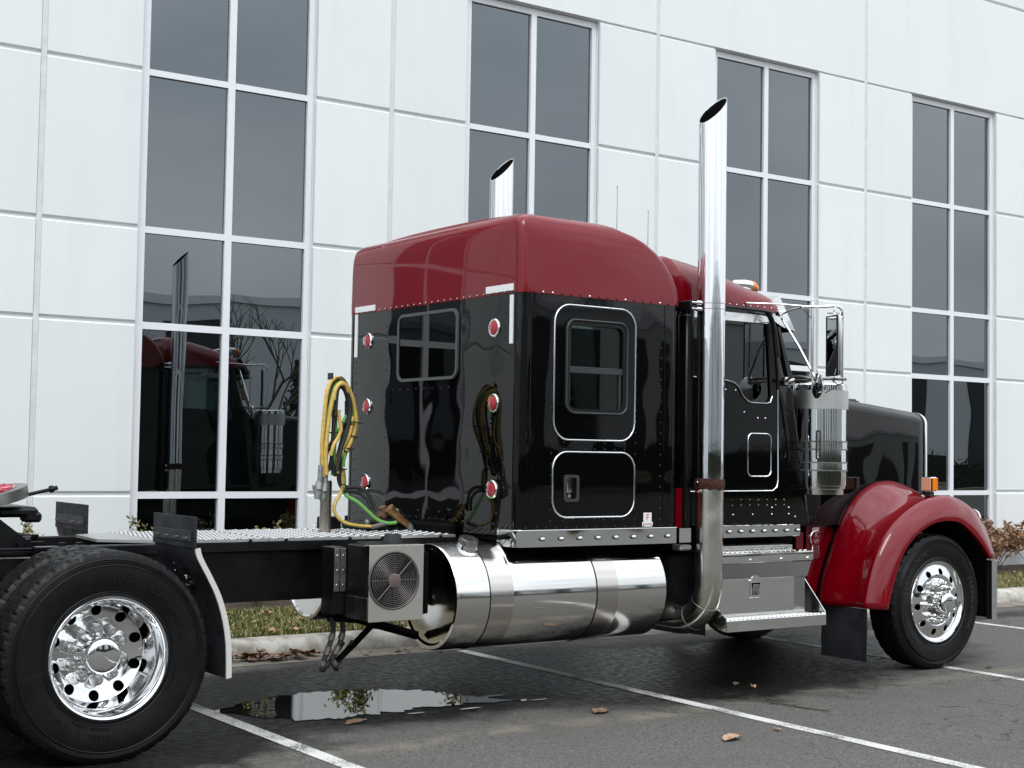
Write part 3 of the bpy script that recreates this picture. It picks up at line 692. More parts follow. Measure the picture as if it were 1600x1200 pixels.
# ---- tanks
def tank(x0, x1, y, z, r, sgn):
    bm = NB(); lathe(bm, [(0, x0 + .015), (r * .5, x0 + .006), (r - .045, x0 - .0), (r - .03, x0 - .012), (r - .008, x0 - .012), (r, x0 + .004), (r, x1 - .03), (r - .02, x1 - .008), (r * .5, x1 + .03), (0, x1 + .04)], (0, y, z), 96, 'x')
    t_ = part('fuel_tank', bm, TANK, 30)
    for xs_ in (2.56, 3.425):
        bm = NB(); lathe(bm, [(r - .004, xs_ - .09), (r + .0035, xs_ - .09), (r + .0035, xs_ + .09), (r - .004, xs_ + .09)], (0, y, z), 96, 'x', close=True); obj('tank_strap', bm, TANKBAND, t_, 30)
        bm = NB(); lathe(bm, [(r, xs_ - .094), (r + .006, xs_ - .094), (r + .006, xs_ - .0895), (r, xs_ - .0895)], (0, y, z), 96, 'x', close=True); obj('strap_edge', bm, GASKET, t_, 30)
    a = R(68) if sgn < 0 else R(112); d = V((0, -cos(a), sin(a)) if sgn < 0 else (0, -cos(a), sin(a))); d.normalize(); p = V((x0 + .19, y, z)) + d * r
    bm = NB(); cyl(bm, p - d * .01, p + d * .028, .072, .062, n=28); obj('filler_neck', bm, ALU, t_, 30)
    bm = NB(); cyl(bm, p + d * .028, p + d * .062, .062, .060, n=24); cyl(bm, p + d * .062, p + d * .066, .05, n=24)
    for i in range(24):
        u, v = frame3(d); a_ = 2 * pi * i / 24; q = p + d * .030 + u * (.061 * cos(a_)) + v * (.061 * sin(a_)); cyl(bm, q, q + d * .03, .005, n=4)
    obj('filler_cap', bm, ALUDULL, t_, 30)
    return t_
tank(2.235, 3.975, .36, .758, .343, -1)
tank(2.25, 3.80, 2.10, .765, .338, 1)
for x in (2.45, 3.2): bm = NB(); box(bm, x, x + .06, .5, .76, .45, 1.04, .01); part('tank_bracket', bm, DARK)
# polished corner deflector on the tank (mirror finish step)
bm = NB(); prism(bm, rrect(1.0, 1.2, 0, .1, .03), 'x', 2.70, 2.72); bm.free()

# ---- APU cooling box
bm = NB(); box(bm, 1.603, 1.98, .05, .33, .66, 1.112, .006); ap = part('cooling_unit', bm, FRAME, 35)
bm = NB(); box(bm, 1.600, 1.983, .043, .0495, .657, 1.115, .002); box(bm, 1.600, 1.983, .043, .11, 1.1125, 1.117, .001); obj('front_cover', bm, mat('satin_unit_cover', (.86, .83, .77), .3, 1, bump=(3, .2, .015, 1.5)), ap, 35)
bm = NB(); box(bm, 1.598, 1.6025, .055, .325, .665, .80, .001); obj('side_strip', bm, ALU, ap, 35)
bm = NB(); box(bm, 1.86, 2.06, .43, .74, .68, 1.10, .008); part('dark_filler_box', bm, FRAME, 35)  # dark block added to fill the gap behind the cooling unit
bm = NB(); box(bm, 1.520, 1.556, .330, .338, .82, 1.085, .002); box(bm, 1.562, 1.598, .330, .338, .82, 1.085, .002); pl = part('bracket_plate', bm, STEEL)
for z in (.86, .95, 1.04):
    for x in (1.538, 1.580): bm = NB(); dome(bm, (x, .33, z), (0, -1, 0), .009); obj('bolt', bm, SCREWS, pl)
bm = NB(); box(bm, 1.520, 1.601, .339, .50, .68, 1.09, .004); part('unit_support', bm, FRAME)
fx, fz, fr_ = 1.77, .905, .163
bm = NB(); lathe(bm, [(fr_ + .014, .0425), (fr_ + .014, .038), (fr_, .034), (fr_, .0425), (0, .0425)], (fx, 0, fz), 56); fs = obj('fan_shroud', bm, DARK, ap, 35)
bm = NB(); lathe(bm, [(fr_ + .016, .043), (fr_ + .017, .034), (fr_ + .008, .030), (fr_, .036)], (fx, 0, fz), 56, cap=False); obj('fan_ring', bm, FANG, ap, 35)
bm = NB()
for i in range(11):
    r_ = .045 + i * .0112; tube(bm, [(fx + r_ * cos(2 * pi * j / 40), .030, fz + r_ * sin(2 * pi * j / 40)) for j in range(40)], .0021, 4, k=1, closed=True)
for j in range(8):
    a = j * pi / 4; cyl(bm, (fx + .03 * cos(a), .028, fz + .03 * sin(a)), (fx + fr_ * cos(a), .030, fz + fr_ * sin(a)), .002, n=4)
obj('fan_grille', bm, FANG, ap, 35)
for j in range(6):
    a = j * pi / 3 + .25; bm = NB(); q = []
    for rr_, da, yy in ((.04, -.22, .041), (.155, -.30, .041), (.155, .12, .036), (.04, .25, .038)): q.append(bm.verts.new((fx + rr_ * cos(a + da), yy, fz + rr_ * sin(a + da))))
    bm.faces.new(q); obj('fan_blade', bm, FANB, ap, 0)
obj('fan_hub', lathe(NB(), [(.042, .040), (.042, .029), (.036, .026), (0, .026)], (fx, 0, fz), 28), FANH, ap, 35)
bm = NB(); cyl(bm, (1.85, .20, 1.11), (1.85, .20, 1.135), .062, n=24); cyl(bm, (1.85, .20, 1.135), (1.85, .20, 1.175), .052, .047, n=24)
for i in range(12):
    a = i * pi / 6; cyl(bm, (1.85 + .05 * cos(a), .20 + .05 * sin(a), 1.137), (1.85 + .047 * cos(a), .20 + .047 * sin(a), 1.172), .005, n=4)
obj('coolant_cap', bm, PLASTIC, ap, 35)
bm = NB(); box(bm, 2.0, 2.06, .10, .55, .68, 1.07, .02, 2); part('unit_side_panel', bm, DARK)
# struts and dangling air lines under the box
bm = NB(); tube(bm, [(1.60, .55, .64), (1.80, .54, .62), (2.2, .45, .50)], .028, 4, k=1); tube(bm, [(1.62, .52, .34), (1.78, .52, .47), (1.95, .52, .62)], .022, 4, k=1); box(bm, 1.60, 1.98, .40, .7, .63, .665, .01); part('support_strut', bm, DARK)
for i, (dx, m_) in enumerate(((0, BHOSE), (.07, STEEL))):
    bm = NB(); P_ = [(1.60 + dx, .5, .64), (1.61 + dx, .5, .55), (1.585 + dx, .5, .47), (1.55 + dx * .8, .5, .38), (1.535 + dx * 1.5, .5, .325), (1.58 + dx, .52, .34), (1.70 + dx, .53, .48)]
    tube(bm, P_, .017, 8); h_ = part('air_line', bm, BHOSE)
    bm = NB()
    for a_, b_ in ((1, 2), (2, 3), (3, 4)): p, q = V(P_[a_]), V(P_[b_]); cyl(bm, p.lerp(q, .1), p.lerp(q, .62), .0215, n=8)
    obj('fitting', bm, STEEL, h_)

# ---- sleeper
SX0, SX1, SY0, SY1, BELT = 2.69, 4.115, .05, 2.35, 2.738
def outline(ix0, ix1, iy, r0=.06, r1=.10): return rrect(SX0 + ix0, ix1, SY0 + iy, SY1 - iy, (r0, r1, r1, r0), 6)
bm = NB(); loft(bm, [[(x, y, z) for x, y in outline(0, SX1 - .012, 0)] for z in (1.145, 1.16, BELT)])
sb = part('sleeper_body', bm, BLACKD, 30)
cut = NB(); box(cut, SX0 + .03, SX1 - .05, SY0 + .03, SY1 - .03, 1.3, 2.70); carve(sb, cut)
WXa, WXb, WZa, WZb = 3.078, 3.545, 1.985, 2.552
cut = NB(); prism(cut, rrect(WXa, WXb, WZa, WZb, .05), 'y', -.1, 2.6); carve(sb, cut)
cut = NB(); box(cut, 4.0, 4.15, .70, 1.70, 1.45, 2.62); carve(sb, cut)
# roof cap
fx_ = [(BELT + .002, 4.122), (2.80, 4.118), (2.87, 4.098), (2.95, 4.055), (3.03, 3.992), (3.10, 3.91), (3.16, 3.81), (3.20, 3.715), (3.225, 3.62)]
ins_ = (-.004, -.004, -.003, -.002, -.001, .001, .006, .015, .026)
rg = [[(x, y, z) for x, y in outline(ins_[i] * .6, fx, ins_[i], .06, .11)] for i, (z, fx) in enumerate(fx_)]
for z, ins, fx in ((3.243, .038, 3.55), (3.255, .052, 3.48), (3.264, .08, 3.40), (3.267, .14, 3.36), (3.268, .34, 3.3), (3.268, .62, 3.2), (3.268, .9, 3.1)):
    rg.append([(x, y, z) for x, y in rrect(SX0 + min(ins, .12) + (.02 * ins if ins > .2 else 0), fx, SY0 + ins, SY1 - ins, .08, 6)])
rg = [[(x, y, z + .055 * (1 - .75 * min(1, max(0, (x - 2.72) / .5))) * (1 - ((y - 1.2) / 1.15) ** 2) * min(1, max(0, (z - 2.76) / .45))) for x, y, z in q] for q in rg]
bm = NB(); loft(bm, rg); roof = part('sleeper_roof', bm, MAROOND, 40)
# rivets
bm = NB()
def riv(p, n, r=.0075): dome(bm, p, n, r, r * .8, 6)
for i in range(17): riv((SX0 + .10 + i * .078, SY0 - .004, BELT + .012), (0, -1, 0), .008)
for i in range(27): riv((SX0 - .004, SY0 + .09 + i * .082, BELT + .014), (-1, 0, 0), .008)
for x in (2.955, 3.677, 3.905):
    for i in range(20): riv((x, SY0, 2.66 - i * .0745), (0, -1, 0))
for z in (2.70,):
    for i in range(9): riv((3.03 + i * .078, SY0, z), (0, -1, 0))
for z in (1.764, 1.722, 1.247):
    for i in range(7): riv((3.06 + i * .087, SY0, z), (0, -1, 0))
for i in range(16): riv((2.76 + i * .083, SY0, 1.203), (0, -1, 0), .007)
for y in (.215, .66, 1.76, 2.22):
    for i in range(18): riv((SX0, y, 2.62 - i * .083), (-1, 0, 0))
for i in range(9): riv((SX0, .78 + i * .11, 2.14), (-1, 0, 0))
for i in range(24): riv((SX0, .15 + i * .088, 1.22), (-1, 0, 0), .0075)
for i in range(9): riv((SX0, .15 + i * .14, 1.27 + .02 * (i % 2)), (-1, 0, 0), .0075)
ob = obj('rivets', bm, BLACK, sb, 40); ob['kind'] = 'stuff'
bm = NB()
for i in (1, 2, 6, 10, 14): dome(bm, (SX0 + .10 + i * .078, SY0 - .0055, BELT + .012), (0, -1, 0), .0085, .007, 6)
for i in range(0, 26): dome(bm, (SX0 - .0055, SY0 + .09 + i * .082, BELT + .014), (-1, 0, 0), .0065, .006, 6)
ob = obj('belt_screws', bm, SCREWS, roof, 40); ob['kind'] = 'stuff'
# corner extrusion strips
for q in ((2.775, 2.783, SY0 - .003, SY0 + .02), (3.93, 3.936, SY0 - .003, SY0 + .02), (SX0 - .003, SX0 + .02, .105, .111), (SX0 - .003, SX0 + .02, 2.27, 2.276)):
    bm = NB(); box(bm, *q, 1.15, BELT - .002, .001); part('corner_trim', bm, BLACK)
# sleeper side doors
def framed_door(x0, x1, z0, z1, r, name):
    bm = NB(); prism(bm, rrect(x0 + .005, x1 - .005, z0 + .005, z1 - .005, r - .005), 'y', SY0 - .007, SY0 + .01)
    d = part(name, bm, BLACK, 30)
    bm = NB(); pathframe(bm, rrect(x0, x1, z0, z1, r, 8), 'y', SY0 - .004, .0065, 8); obj('trim', bm, CHROME, d, 60); return d
d1 = framed_door(2.968, 3.664, 1.782, 2.682, .125, 'sleeper_hatch'); d2 = framed_door(2.968, 3.668, 1.268, 1.702, .115, 'locker_door')
cut = NB(); prism(cut, rrect(WXa, WXb, WZa, WZb, .05), 'y', -.1, .2); carve(d1, cut)
bm = NB(); o_ = rrect(3.046, 3.585, 1.952, 2.592, .075, 7); i_ = rrect(WXa + .004, WXb - .004, WZa + .004, WZb - .004, .05, 7)
ringframe(bm, o_, i_, 'y', SY0 - .024, SY0 + .012); wd = part('sleeper_window', bm, GASKET, 35)
bm = NB(); pathframe(bm, rrect(3.056, 3.575, 1.962, 2.582, .068, 7), 'y', SY0 - .025, .009, 6); obj('gasket_lip', bm, PLASTIC, wd, 60)
bm = NB(); box(bm, WXa, WXb, SY0 - .018, SY0 + .006, 2.228, 2.272, .003); box(bm, WXa + .002, WXa + .018, SY0 - .012, SY0 + .004, 1.99, 2.55); box(bm, WXb - .03, WXb - .012, SY0 - .012, SY0 + .004, 1.99, 2.228); obj('sash_bar', bm, PLASTIC, wd, 35)
bm = NB(); box(bm, WXa - .002, WXb + .002, SY0 - .002, SY0 + .002, WZa - .002, WZb + .002); obj('pane', bm, SLEEPGLASS, wd, 0)
bm = NB(); box(bm, WXa - .002, WXb + .002, SY1 - .002, SY1 + .002, WZa - .002, WZb + .002); obj('pane', bm, SLEEPGLASS, wd, 0)
bm = NB(); box(bm, 3.16, 3.20, 2.0, 2.05, 1.6, 2.65); box(bm, 3.35, 3.37, 1.9, 1.92, 1.6, 2.65); box(bm, 2.8, 3.9, .9, 2.28, 1.4, 1.75, .05); part('sleeper_bunk', bm, INT)
# locker handle
bm = NB(); ringframe(bm, rrect(3.056, 3.182, 1.372, 1.550, .022), rrect(3.078, 3.160, 1.392, 1.532, .014), 'y', SY0 - .018, SY0 - .004); h_ = part('locker_handle', bm, PLASTIC)
bm = NB(); box(bm, 3.078, 3.160, SY0 - .009, SY0 - .004, 1.392, 1.532); obj('recess', bm, DARK, h_, 0)
bm = NB(); box(bm, 3.081, 3.118, SY0 - .02, SY0 - .009, 1.430, 1.530, .004); obj('lever', bm, CHROME, h_, 35)
bm = NB(); cyl(bm, (3.098, SY0 - .009, 1.410), (3.098, SY0 - .018, 1.410), .013, n=14); obj('lock', bm, SCREWS, h_, 35)
# sticker
bm = NB(); box(bm, 3.757, 3.829, SY0 - .0035, SY0 - .0005, 1.228, 1.293); box(bm, 3.747, 3.841, SY0 - .003, SY0 - .0005, 1.197, 1.229); st = part('sticker', bm, STICK, 0)
bm = NB(); add_text(bm, 'F', .062, .0004, lambda u, v, w: (3.793 + u, SY0 - .004 - w, 1.240 + v), .9); add_text(bm, 'FONTAINE', .0165, .0004, lambda u, v, w: (3.794 + u, SY0 - .0035 - w, 1.208 + v), 1.0); obj('print', bm, STICKR, st, 0)
# rear window
def yz_ring(bm, y0, y1, z0, z1, r, h, w_): return ringframe(bm, rrect(y0, y1, z0, z1, r, 7), rrect(y0 + w_, y1 - w_, z0 + w_, z1 - w_, r - w_, 7), 'x', h, h + .03)
bm = NB(); yz_ring(bm, .775, 1.585, 2.195, 2.688, .075, SX0 - .016, .021); rwn = part('rear_window', bm, GREYG, 40)
bm = NB(); prism(bm, rrect(.79, 1.57, 2.21, 2.673, .06), 'x', SX0 - .008, SX0 - .002); obj('pane', bm, glass_mat('rear_glass', 1.5, (.001, .0012, .001), .8, .1, .01), rwn, 35)
# reflectors / marker lights
for y in (.337, 2.036):
    for i, z in enumerate((1.4451, 2.0186, 2.5193)):
        z += .006 * (y > 1); bm = NB(); lathe(bm, [(.063, .0), (.063, -.008), (.058, -.014), (.049, -.014), (.047, -.009)], (SX0, y, z), 40, 'x', cap=False); ml = part('marker_light', bm, CHROME)
        bm = NB(); lathe(bm, [(.049, -.006), (.046, -.014), (.03, -.020), (0, -.022)], (SX0, y, z), 32, 'x'); obj('lens', bm, RED, ml)
for (y0, y1, z0, z1) in ((.124, .443, 2.755, 2.800), (.124, .160, 2.405, 2.725), (1.935, 2.24, 2.752, 2.795), (2.20, 2.24, 2.408, 2.738)):
    bm = NB(); box(bm, SX0 - .0085, SX0 - .0005, y0, y1, z0, z1); part('reflective_tape', bm, WHITE, 0)
# lower chrome skirt with lights
bm = NB(); prism(bm, [(SX0 + .0, .045), (4.055, .045), (4.055, .050), (SX0 + .05, .050)], 'z', 1.076, 1.186)
bm.free(); bm = NB()
loft(bm, [[(SX0 - .004, .27, z) , (SX0 - .004, .10, z), (SX0 + .008, .065, z), (SX0 + .05, .042, z), (4.055, .042, z), (4.055, .048, z), (SX0 + .05, .048, z), (SX0 + .012, .07, z), (SX0 + .002, .105, z), (SX0 + .002, .27, z)] for z in (1.078, 1.184)])
sk = part('skirt_panel', bm, SKIRTM, 40)
bm = NB(); tube(bm, [(SX0 - .006, .26, 1.186), (SX0 - .006, .10, 1.186), (SX0 + .01, .060, 1.186), (SX0 + .05, .040, 1.186), (4.055, .040, 1.186)], .004, 6, k=1); obj('trim', bm, CHROME, sk, 60)
def skl(x, y, z, par):
    bm = NB(); t = NB(); lathe(t, [(.026, 0), (.026, -.006), (.020, -.010)], (0, 0, 0), 16); bmesh.ops.transform(t, matrix=M.Translation((x, y, z)) @ M.Diagonal((1.1, 1, .62, 1)), verts=t.verts); merge(bm, t); b_ = obj('skirt_light', bm, PLASTIC, par, 40)
    bm = NB(); t = NB(); lathe(t, [(.021, -.006), (.019, -.014), (.010, -.019), (0, -.020)], (0, 0, 0), 16); bmesh.ops.transform(t, matrix=M.Translation((x, y, z)) @ M.Diagonal((.95, 1, .50, 1)), verts=t.verts); merge(bm, t); return bm
for i in range(8): obj('skirt_light_lens', skl(2.885 + i * .155, .042, 1.132, sk), WHITE, sk, 60)
bm = NB(); box(bm, SX0 + .02, SX1 - .02, .06, 2.31, 1.108, 1.144, .004); box(bm, 2.62, 2.69, .75, 1.65, 1.06, 1.2, .02); part('sleeper_floor', bm, DARK)
# far skirt
bm = NB(); box(bm, SX0, 4.055, 2.352, 2.358, 1.078, 1.184); part('skirt_panel', bm, CHROME, 0)
# antennas
for x, y, z0, z1 in ((3.94, .6, 3.1, 3.66), (4.24, .6, 3.05, 3.51)):
    bm = NB(); cyl(bm, (x, y, z0), (x, y, z1), .0025, .0015, n=6); cyl(bm, (x, y, z0), (x, y, z0 + .12), .007, n=6); cyl(bm, (x, y, z1 - .01), (x, y, z1), .0035, n=6); part('antenna', bm, BHOSE)

# ---- cab
CYA, CYB = .20, 2.20
CX0, CX1 = 4.20, 5.235
bm = NB()
loft(bm, [[(x, y, z) for x, y in rrect(CX0, x1, CYA + dy, CYB - dy, (.04, .05, .05, .04), 4)] for z, x1, dy in ((1.19, CX1 + .35, 0), (1.22, CX1 + .35, 0), (2.20, CX1 + .16, 0), (2.32, CX1 + .06, .0), (2.80, CX1 - .08, .012))])
cb = part('cab_body', bm, BLACK, 30)
cut = NB(); box(cut, CX0 + .05, 5.02, CYA + .05, CYB - .05, 1.35, 2.77); carve(cb, cut)
cut = NB(); box(cut, 4.9, CX1 - .045, CYA + .07, CYB - .07, 2.27, 2.765); carve(cb, cut)
wpts = [(4.33, 2.262), (4.66, 2.250), (4.735, 2.238), (4.790, 2.205), (4.835, 2.135), (4.882, 2.104), (4.92, 2.094), (5.075, 2.092), (5.115, 2.102), (5.135, 2.150), (5.090, 2.70), (5.07, 2.738), (5.02, 2.748), (4.33, 2.748)]
cut = NB(); prism(cut, wpts, 'y', -.3, 2.7); carve(cb, cut)
cut = NB(); box(cut, 4.15, 4.31, .70, 1.70, 1.45, 2.62); carve(cb, cut)
cut = NB(); prism(cut, [(.30, 2.29), (2.10, 2.29), (2.10, 2.74), (.30, 2.74)], 'x', 5.02, 5.5); carve(cb, cut)
swp = rrect(4.890, 5.132, 1.545, 1.864, .045, 6)
dw = None
bm = NB(); pathframe(bm, wpts, 'y', CYA - .004, .011, 6); fr = part('door_window', bm, GASKET, 60)
bm = NB(); tube(bm, [(p[0], CYA - .012, p[1]) for p in wpts[:10]], .0045, 6, k=1); obj('trim', bm, CHROME, fr, 60)
bm = NB(); prism(bm, wpts, 'y', CYA + .008, CYA + .012); obj('pane', bm, CABGLASS, fr, 0)
bm = NB(); prism(bm, wpts, 'y', CYB - .012, CYB - .008); obj('pane', bm, CABGLASS, fr, 0)
bm = NB(); box(bm, 5.145, 5.151, .31, 2.09, 2.295, 2.735); obj('windscreen', bm, CABGLASS, cb, 0)
bm = NB(); prism(bm, [(4.33, 2.692), (5.088, 2.692), (5.085, 2.715), (5.065, 2.745), (5.02, 2.753), (4.33, 2.755)], 'y', CYA - .018, CYA - .012); part('window_chop', bm, ALU, 0)
bm = NB(); pathframe(bm, swp, 'y', CYA - .006, .0065, 6); sw = part('lower_door_window', bm, CHROME, 60)
bm = NB(); prism(bm, swp, 'y', CYA - .003, CYA - .001); obj('pane', bm, glass_mat('dark_door_glass', 1.5, (.002, .009, .008), .8, .1, .01), sw, 0)
dpts = [(4.30, 2.795), (5.02, 2.795), (5.075, 2.783), (5.118, 2.745), (5.145, 2.68), (5.165, 2.55), (5.194, 2.33), (5.200, 2.2), (5.208, 1.52), (5.196, 1.465), (5.150, 1.437), (4.30, 1.432)]
bm = NB(); prism(bm, dpts, 'y', CYA - .004, CYA + .004)
dd = part('cab_door', bm, BLACK, 30); cut = NB(); prism(cut, wpts, 'y', -.3, .5); carve(dd, cut)
bm = NB(); tube(bm, [(p[0], CYA - .006, p[1]) for p in dpts[6:]], .006, 6, k=1); obj('trim', bm, CHROME, dd, 60)
bm = NB(); tube(bm, [(p[0], CYA - .008, p[1]) for p in dpts[:8]], .010, 6, k=1); obj('door_seal', bm, GASKET, dd, 60)
bm = NB()
for p in ((4.66, 2.18), (4.76, 2.18), (4.85, 2.02), (4.99, 1.98), (5.07, 1.98)): dome(bm, (p[0], CYA - .005, p[1]), (0, -1, 0), .008, .006, 8)
for i in range(8):
    for z in (1.37, 1.33): dome(bm, (4.65 + i * .09, CYA, z), (0, -1, 0), .004, .004, 6)
for p in ((4.75, 1.26), (4.95, 1.26), (5.15, 1.26), (5.33, 1.26), (5.15, 1.31), (5.33, 1.31), (5.40, 1.24)): dome(bm, (p[0], CYA - .001, p[1]), (0, -1, 0), .008, .006, 8)
ob = part('door_screws', bm, SCREWS, 40); ob['kind'] = 'stuff'
# interior seen through glass
bm = NB(); box(bm, 4.35, 4.85, .45, 1.0, 1.45, 1.9, .05); box(bm, 4.33, 4.47, .47, .98, 1.9, 2.5, .05, 2); part('seat', bm, INT); bm = NB(); box(bm, 4.35, 4.8, 1.4, 1.95, 1.45, 1.9, .05); box(bm, 4.33, 4.45, 1.42, 1.93, 1.9, 2.45, .05, 2); part('seat', bm, INT)
bm = NB(); box(bm, 4.98, 5.18, .3, 2.1, 1.5, 2.22, .05); t = NB(); lathe(t, [(.2, -.012), (.212, 0), (.2, .012), (.188, 0)], (0, 0, 0), 32, 'z', close=True); bmesh.ops.transform(t, matrix=M.Translation((4.86, .75, 2.12)) @ M.Rotation(R(-35), 4, 'Y'), verts=t.verts); merge(bm, t); part('dashboard', bm, INT)
# roof
rs = [(4.17, 3.135, .10), (4.22, 3.155, .02), (4.40, 3.125, 0), (4.60, 3.09, 0), (4.80, 3.045, 0), (4.97, 2.99, 0), (5.12, 2.945, .0), (5.20, 2.915, .01), (5.26, 2.87, .04), (5.275, 2.83, .07)]
rings = []
for x, zt, ins in rs:
    a, b = CYA - .004 + ins, CYB + .004 - ins; zb = 2.786 + (.0 if x < 5.1 else .0); h = zt - zb; rr_ = min(.22, h * .95)
    q = [(x, a, zb)]
    for i in range(9):
        t = i / 8 * pi / 2; q.append((x, a + rr_ * 1.15 * (1 - cos(t)), zt - rr_ + rr_ * sin(t) + 0))
    for i in range(9):
        t = pi / 2 - i / 8 * pi / 2; q.append((x, b - rr_ * 1.15 * (1 - cos(t)), zt - rr_ + rr_ * sin(t)))
    q.append((x, b, zb)); rings.append(q)
bm = NB(); loft(bm, rings); cr2 = part('cab_roof', bm, MAROON, 40)
bm = NB()
for i in range(9): dome(bm, (4.62 + i * .072, CYA - .005, 2.815), (0, -1, 0), .0065, .006, 6)
ob = obj('roof_screws', bm, SCREWS, cr2, 40); ob['kind'] = 'stuff'
bm = NB(); tube(bm, [(4.25, CYA - .012, 2.792), (5.03, CYA - .012, 2.790), (5.12, CYA - .01, 2.755), (5.17, CYA - .006, 2.66), (5.215, CYA - .004, 2.45)], .009, 6, k=3); part('rain_gutter', bm, BHOSE)
# visor
bm = NB()
loft(bm, [[(5.10, y, 2.835), (5.245, y, 2.925), (5.425, y, 2.66), (5.415, y, 2.655), (5.24, y, 2.905), (5.11, y, 2.825)] for y in (.24, 2.16)])
prism(bm, [(5.10, 2.835), (5.245, 2.925), (5.425, 2.66), (5.285, 2.685), (5.16, 2.74)], 'y', .232, .240); part('sun_visor', bm, ALU, 30)
# cab marker lights
for y in (.62, .9, 1.2, 1.5, 1.78):
    bm = NB(); loft(bm, [[(x, y + r_ * cos(a * pi / 6), z + r_ * sin(a * pi / 6)) for a in range(12)] for x, z, r_ in ((5.10, 3.035, .004), (5.15, 3.04, .03), (5.25, 3.04, .042), (5.315, 3.035, .045))]); l_ = part('roof_marker', bm, CHROME, 50)
    bm = NB(); loft(bm, [[(x, y + r_ * cos(a * pi / 6), z + r_ * sin(a * pi / 6)) for a in range(12)] for x, z, r_ in ((5.315, 3.035, .046), (5.345, 3.033, .044), (5.39, 3.02, .028), (5.40, 3.015, .01))]); obj('lens', bm, AMBER, l_, 50)
    bm = NB(); box(bm, 5.16, 5.28, y - .02, y + .02, 2.93, 3.01, .01); obj('foot', bm, CHROME, l_)
# a pillar strip and cowl
bm = NB(); loft(bm, [[(5.205, .205, 2.68), (5.24, .215, 2.68), (5.24, .25, 2.68), (5.205, .25, 2.68)], [(5.33, .205, 2.27), (5.395, .215, 2.27), (5.395, .25, 2.27), (5.33, .25, 2.27)]]); part('windscreen_pillar', bm, GASKET)
bm = NB(); box(bm, 5.23, 5.34, .15, .21, 2.235, 2.30, .02, 2); part('hinge_cover', bm, ALU); bm = NB(); box(bm, 5.16, 5.24, .14, .20, 2.76, 2.80, .01); part('mirror_mount', bm, ALU)
# cab skirt, side step
bm = NB(); box(bm, 4.42, 5.36, .108, .116, 1.10, 1.188, .002); ck = part('cab_skirt_panel', bm, SKIRTM, 35)
for i in range(7): obj('skirt_light_lens', skl(4.62 + i * .118, .108, 1.146, ck), WHITE, ck, 60)
bm = NB(); box(bm, 4.42, 5.36, .12, .6, 1.09, 1.186, .01); box(bm, 4.12, 5.5, .3, 2.1, 1.0, 1.2, .03); part('cab_floor', bm, DARK)
bm = NB(); box(bm, 4.50, 5.27, .10, .30, 1.02, 1.036, .003); box(bm, 4.50, 5.27, .10, .112, .995, 1.02, .003); us = part('upper_step', bm, TREAD)
bm = NB()
for i in range(14): box(bm, 4.53 + i * .05, 4.562 + i * .05, .098, .104, 1.002, 1.018, .002); box
obj('step_teeth', bm, ALU, us)['kind'] = 'stuff'
bm = NB(); box(bm, 4.50, 5.455, .06, .10, .915, .985, .012, 3); box(bm, 4.50, 5.455, .06, .30, .975, .988, .003); ms = part('middle_step', bm, ALU)
bm = NB()
for i in range(18):
    t = NB(); box(t, -.016, .016, .07, .2, .0, .012, .005); bmesh.ops.transform(t, matrix=M.Translation((4.53 + i * .05, 0, .987)), verts=t.verts); merge(bm, t)
obj('step_teeth', bm, ALU, ms)['kind'] = 'stuff'
for x in (4.80, 5.12, 5.40):
    bm = NB(); cyl(bm, (x, .06, .935), (x, .05, .935), .012, n=12); obj('bolt', bm, SCREWS, ms)
bm = NB(); loft(bm, [[(4.50, .075, .912), (5.45, .075, .912), (5.45, .30, .912), (4.50, .30, .912)], [(4.50, .10, .80), (5.43, .10, .80), (5.43, .30, .80), (4.50, .30, .80)], [(4.50, .115, .79), (5.42, .115, .79), (5.42, .4, .79), (4.50, .4, .79)], [(4.50, .115, .50), (5.42, .115, .50), (5.42, .4, .50), (4.50, .4, .50)]]); tb = part('tool_box', bm, ALUDULL)
bm = NB(); box(bm, 4.49, 5.30, .108, .1145, .55, .795, .002); obj('lid', bm, ALU, tb)
bm = NB(); cyl(bm, (4.885, .107, .772), (4.885, .095, .772), .05, n=20); box(bm, 4.835, 4.935, .095, .107, .655, .772, .006); la = obj('latch', bm, CHROME, tb)
bm = NB(); box(bm, 4.852, 4.918, .086, .0945, .675, .755, .004); cyl(bm, (4.885, .0855, .70), (4.885, .078, .70), .014, n=12); obj('latch', bm, STEEL, tb)
bm = NB(); prism(bm, [(.115, .80), (.115, .50), (-.02, .44), (-.02, .53)], 'x', 5.408, 5.413); prism(bm, [(.115, .80), (.115, .50), (-.02, .44), (-.02, .53)], 'x', 4.48, 4.485); bm.free()
for x, yb in ((4.478, .113), (5.50, .27)):
    bm = NB(); loft(bm, [[(x, yb, .85 if x > 5 else .62), (x + .006, yb, .85 if x > 5 else .62), (x + .006, yb, .46), (x, yb, .46)], [(x, -.02, .535), (x + .006, -.02, .535), (x + .006, -.02, .44), (x, -.02, .44)]]); part('side_plate', bm, ALU, 30)
bm = NB(); box(bm, 4.484, 5.50, -.03, -.022, .437, .520, .003); box(bm, 4.484, 5.50, -.022, .11, .508, .516, .001); bs = part('bottom_step', bm, ALU)
bm = NB()
for i in range(24):
    t = NB(); box(t, -.014, .014, -.015, .10, .0, .014, .006); bmesh.ops.transform(t, matrix=M.Translation((4.51 + i * .0425, 0, .515)), verts=t.verts); merge(bm, t)
obj('step_teeth', bm, ALU, bs)['kind'] = 'stuff'
bm = NB(); box(bm, 4.1, 4.46, .5, .72, .45, 1.0, .02); box(bm, 4.0, 4.48, .30, .76, .50, .98, .02); part('after_treatment_box', bm, FRAME)
bm = NB(); box(bm, 4.13, 4.24, .08, .18, 1.02, 1.06, .01); part('cab_mount_step', bm, TREAD)

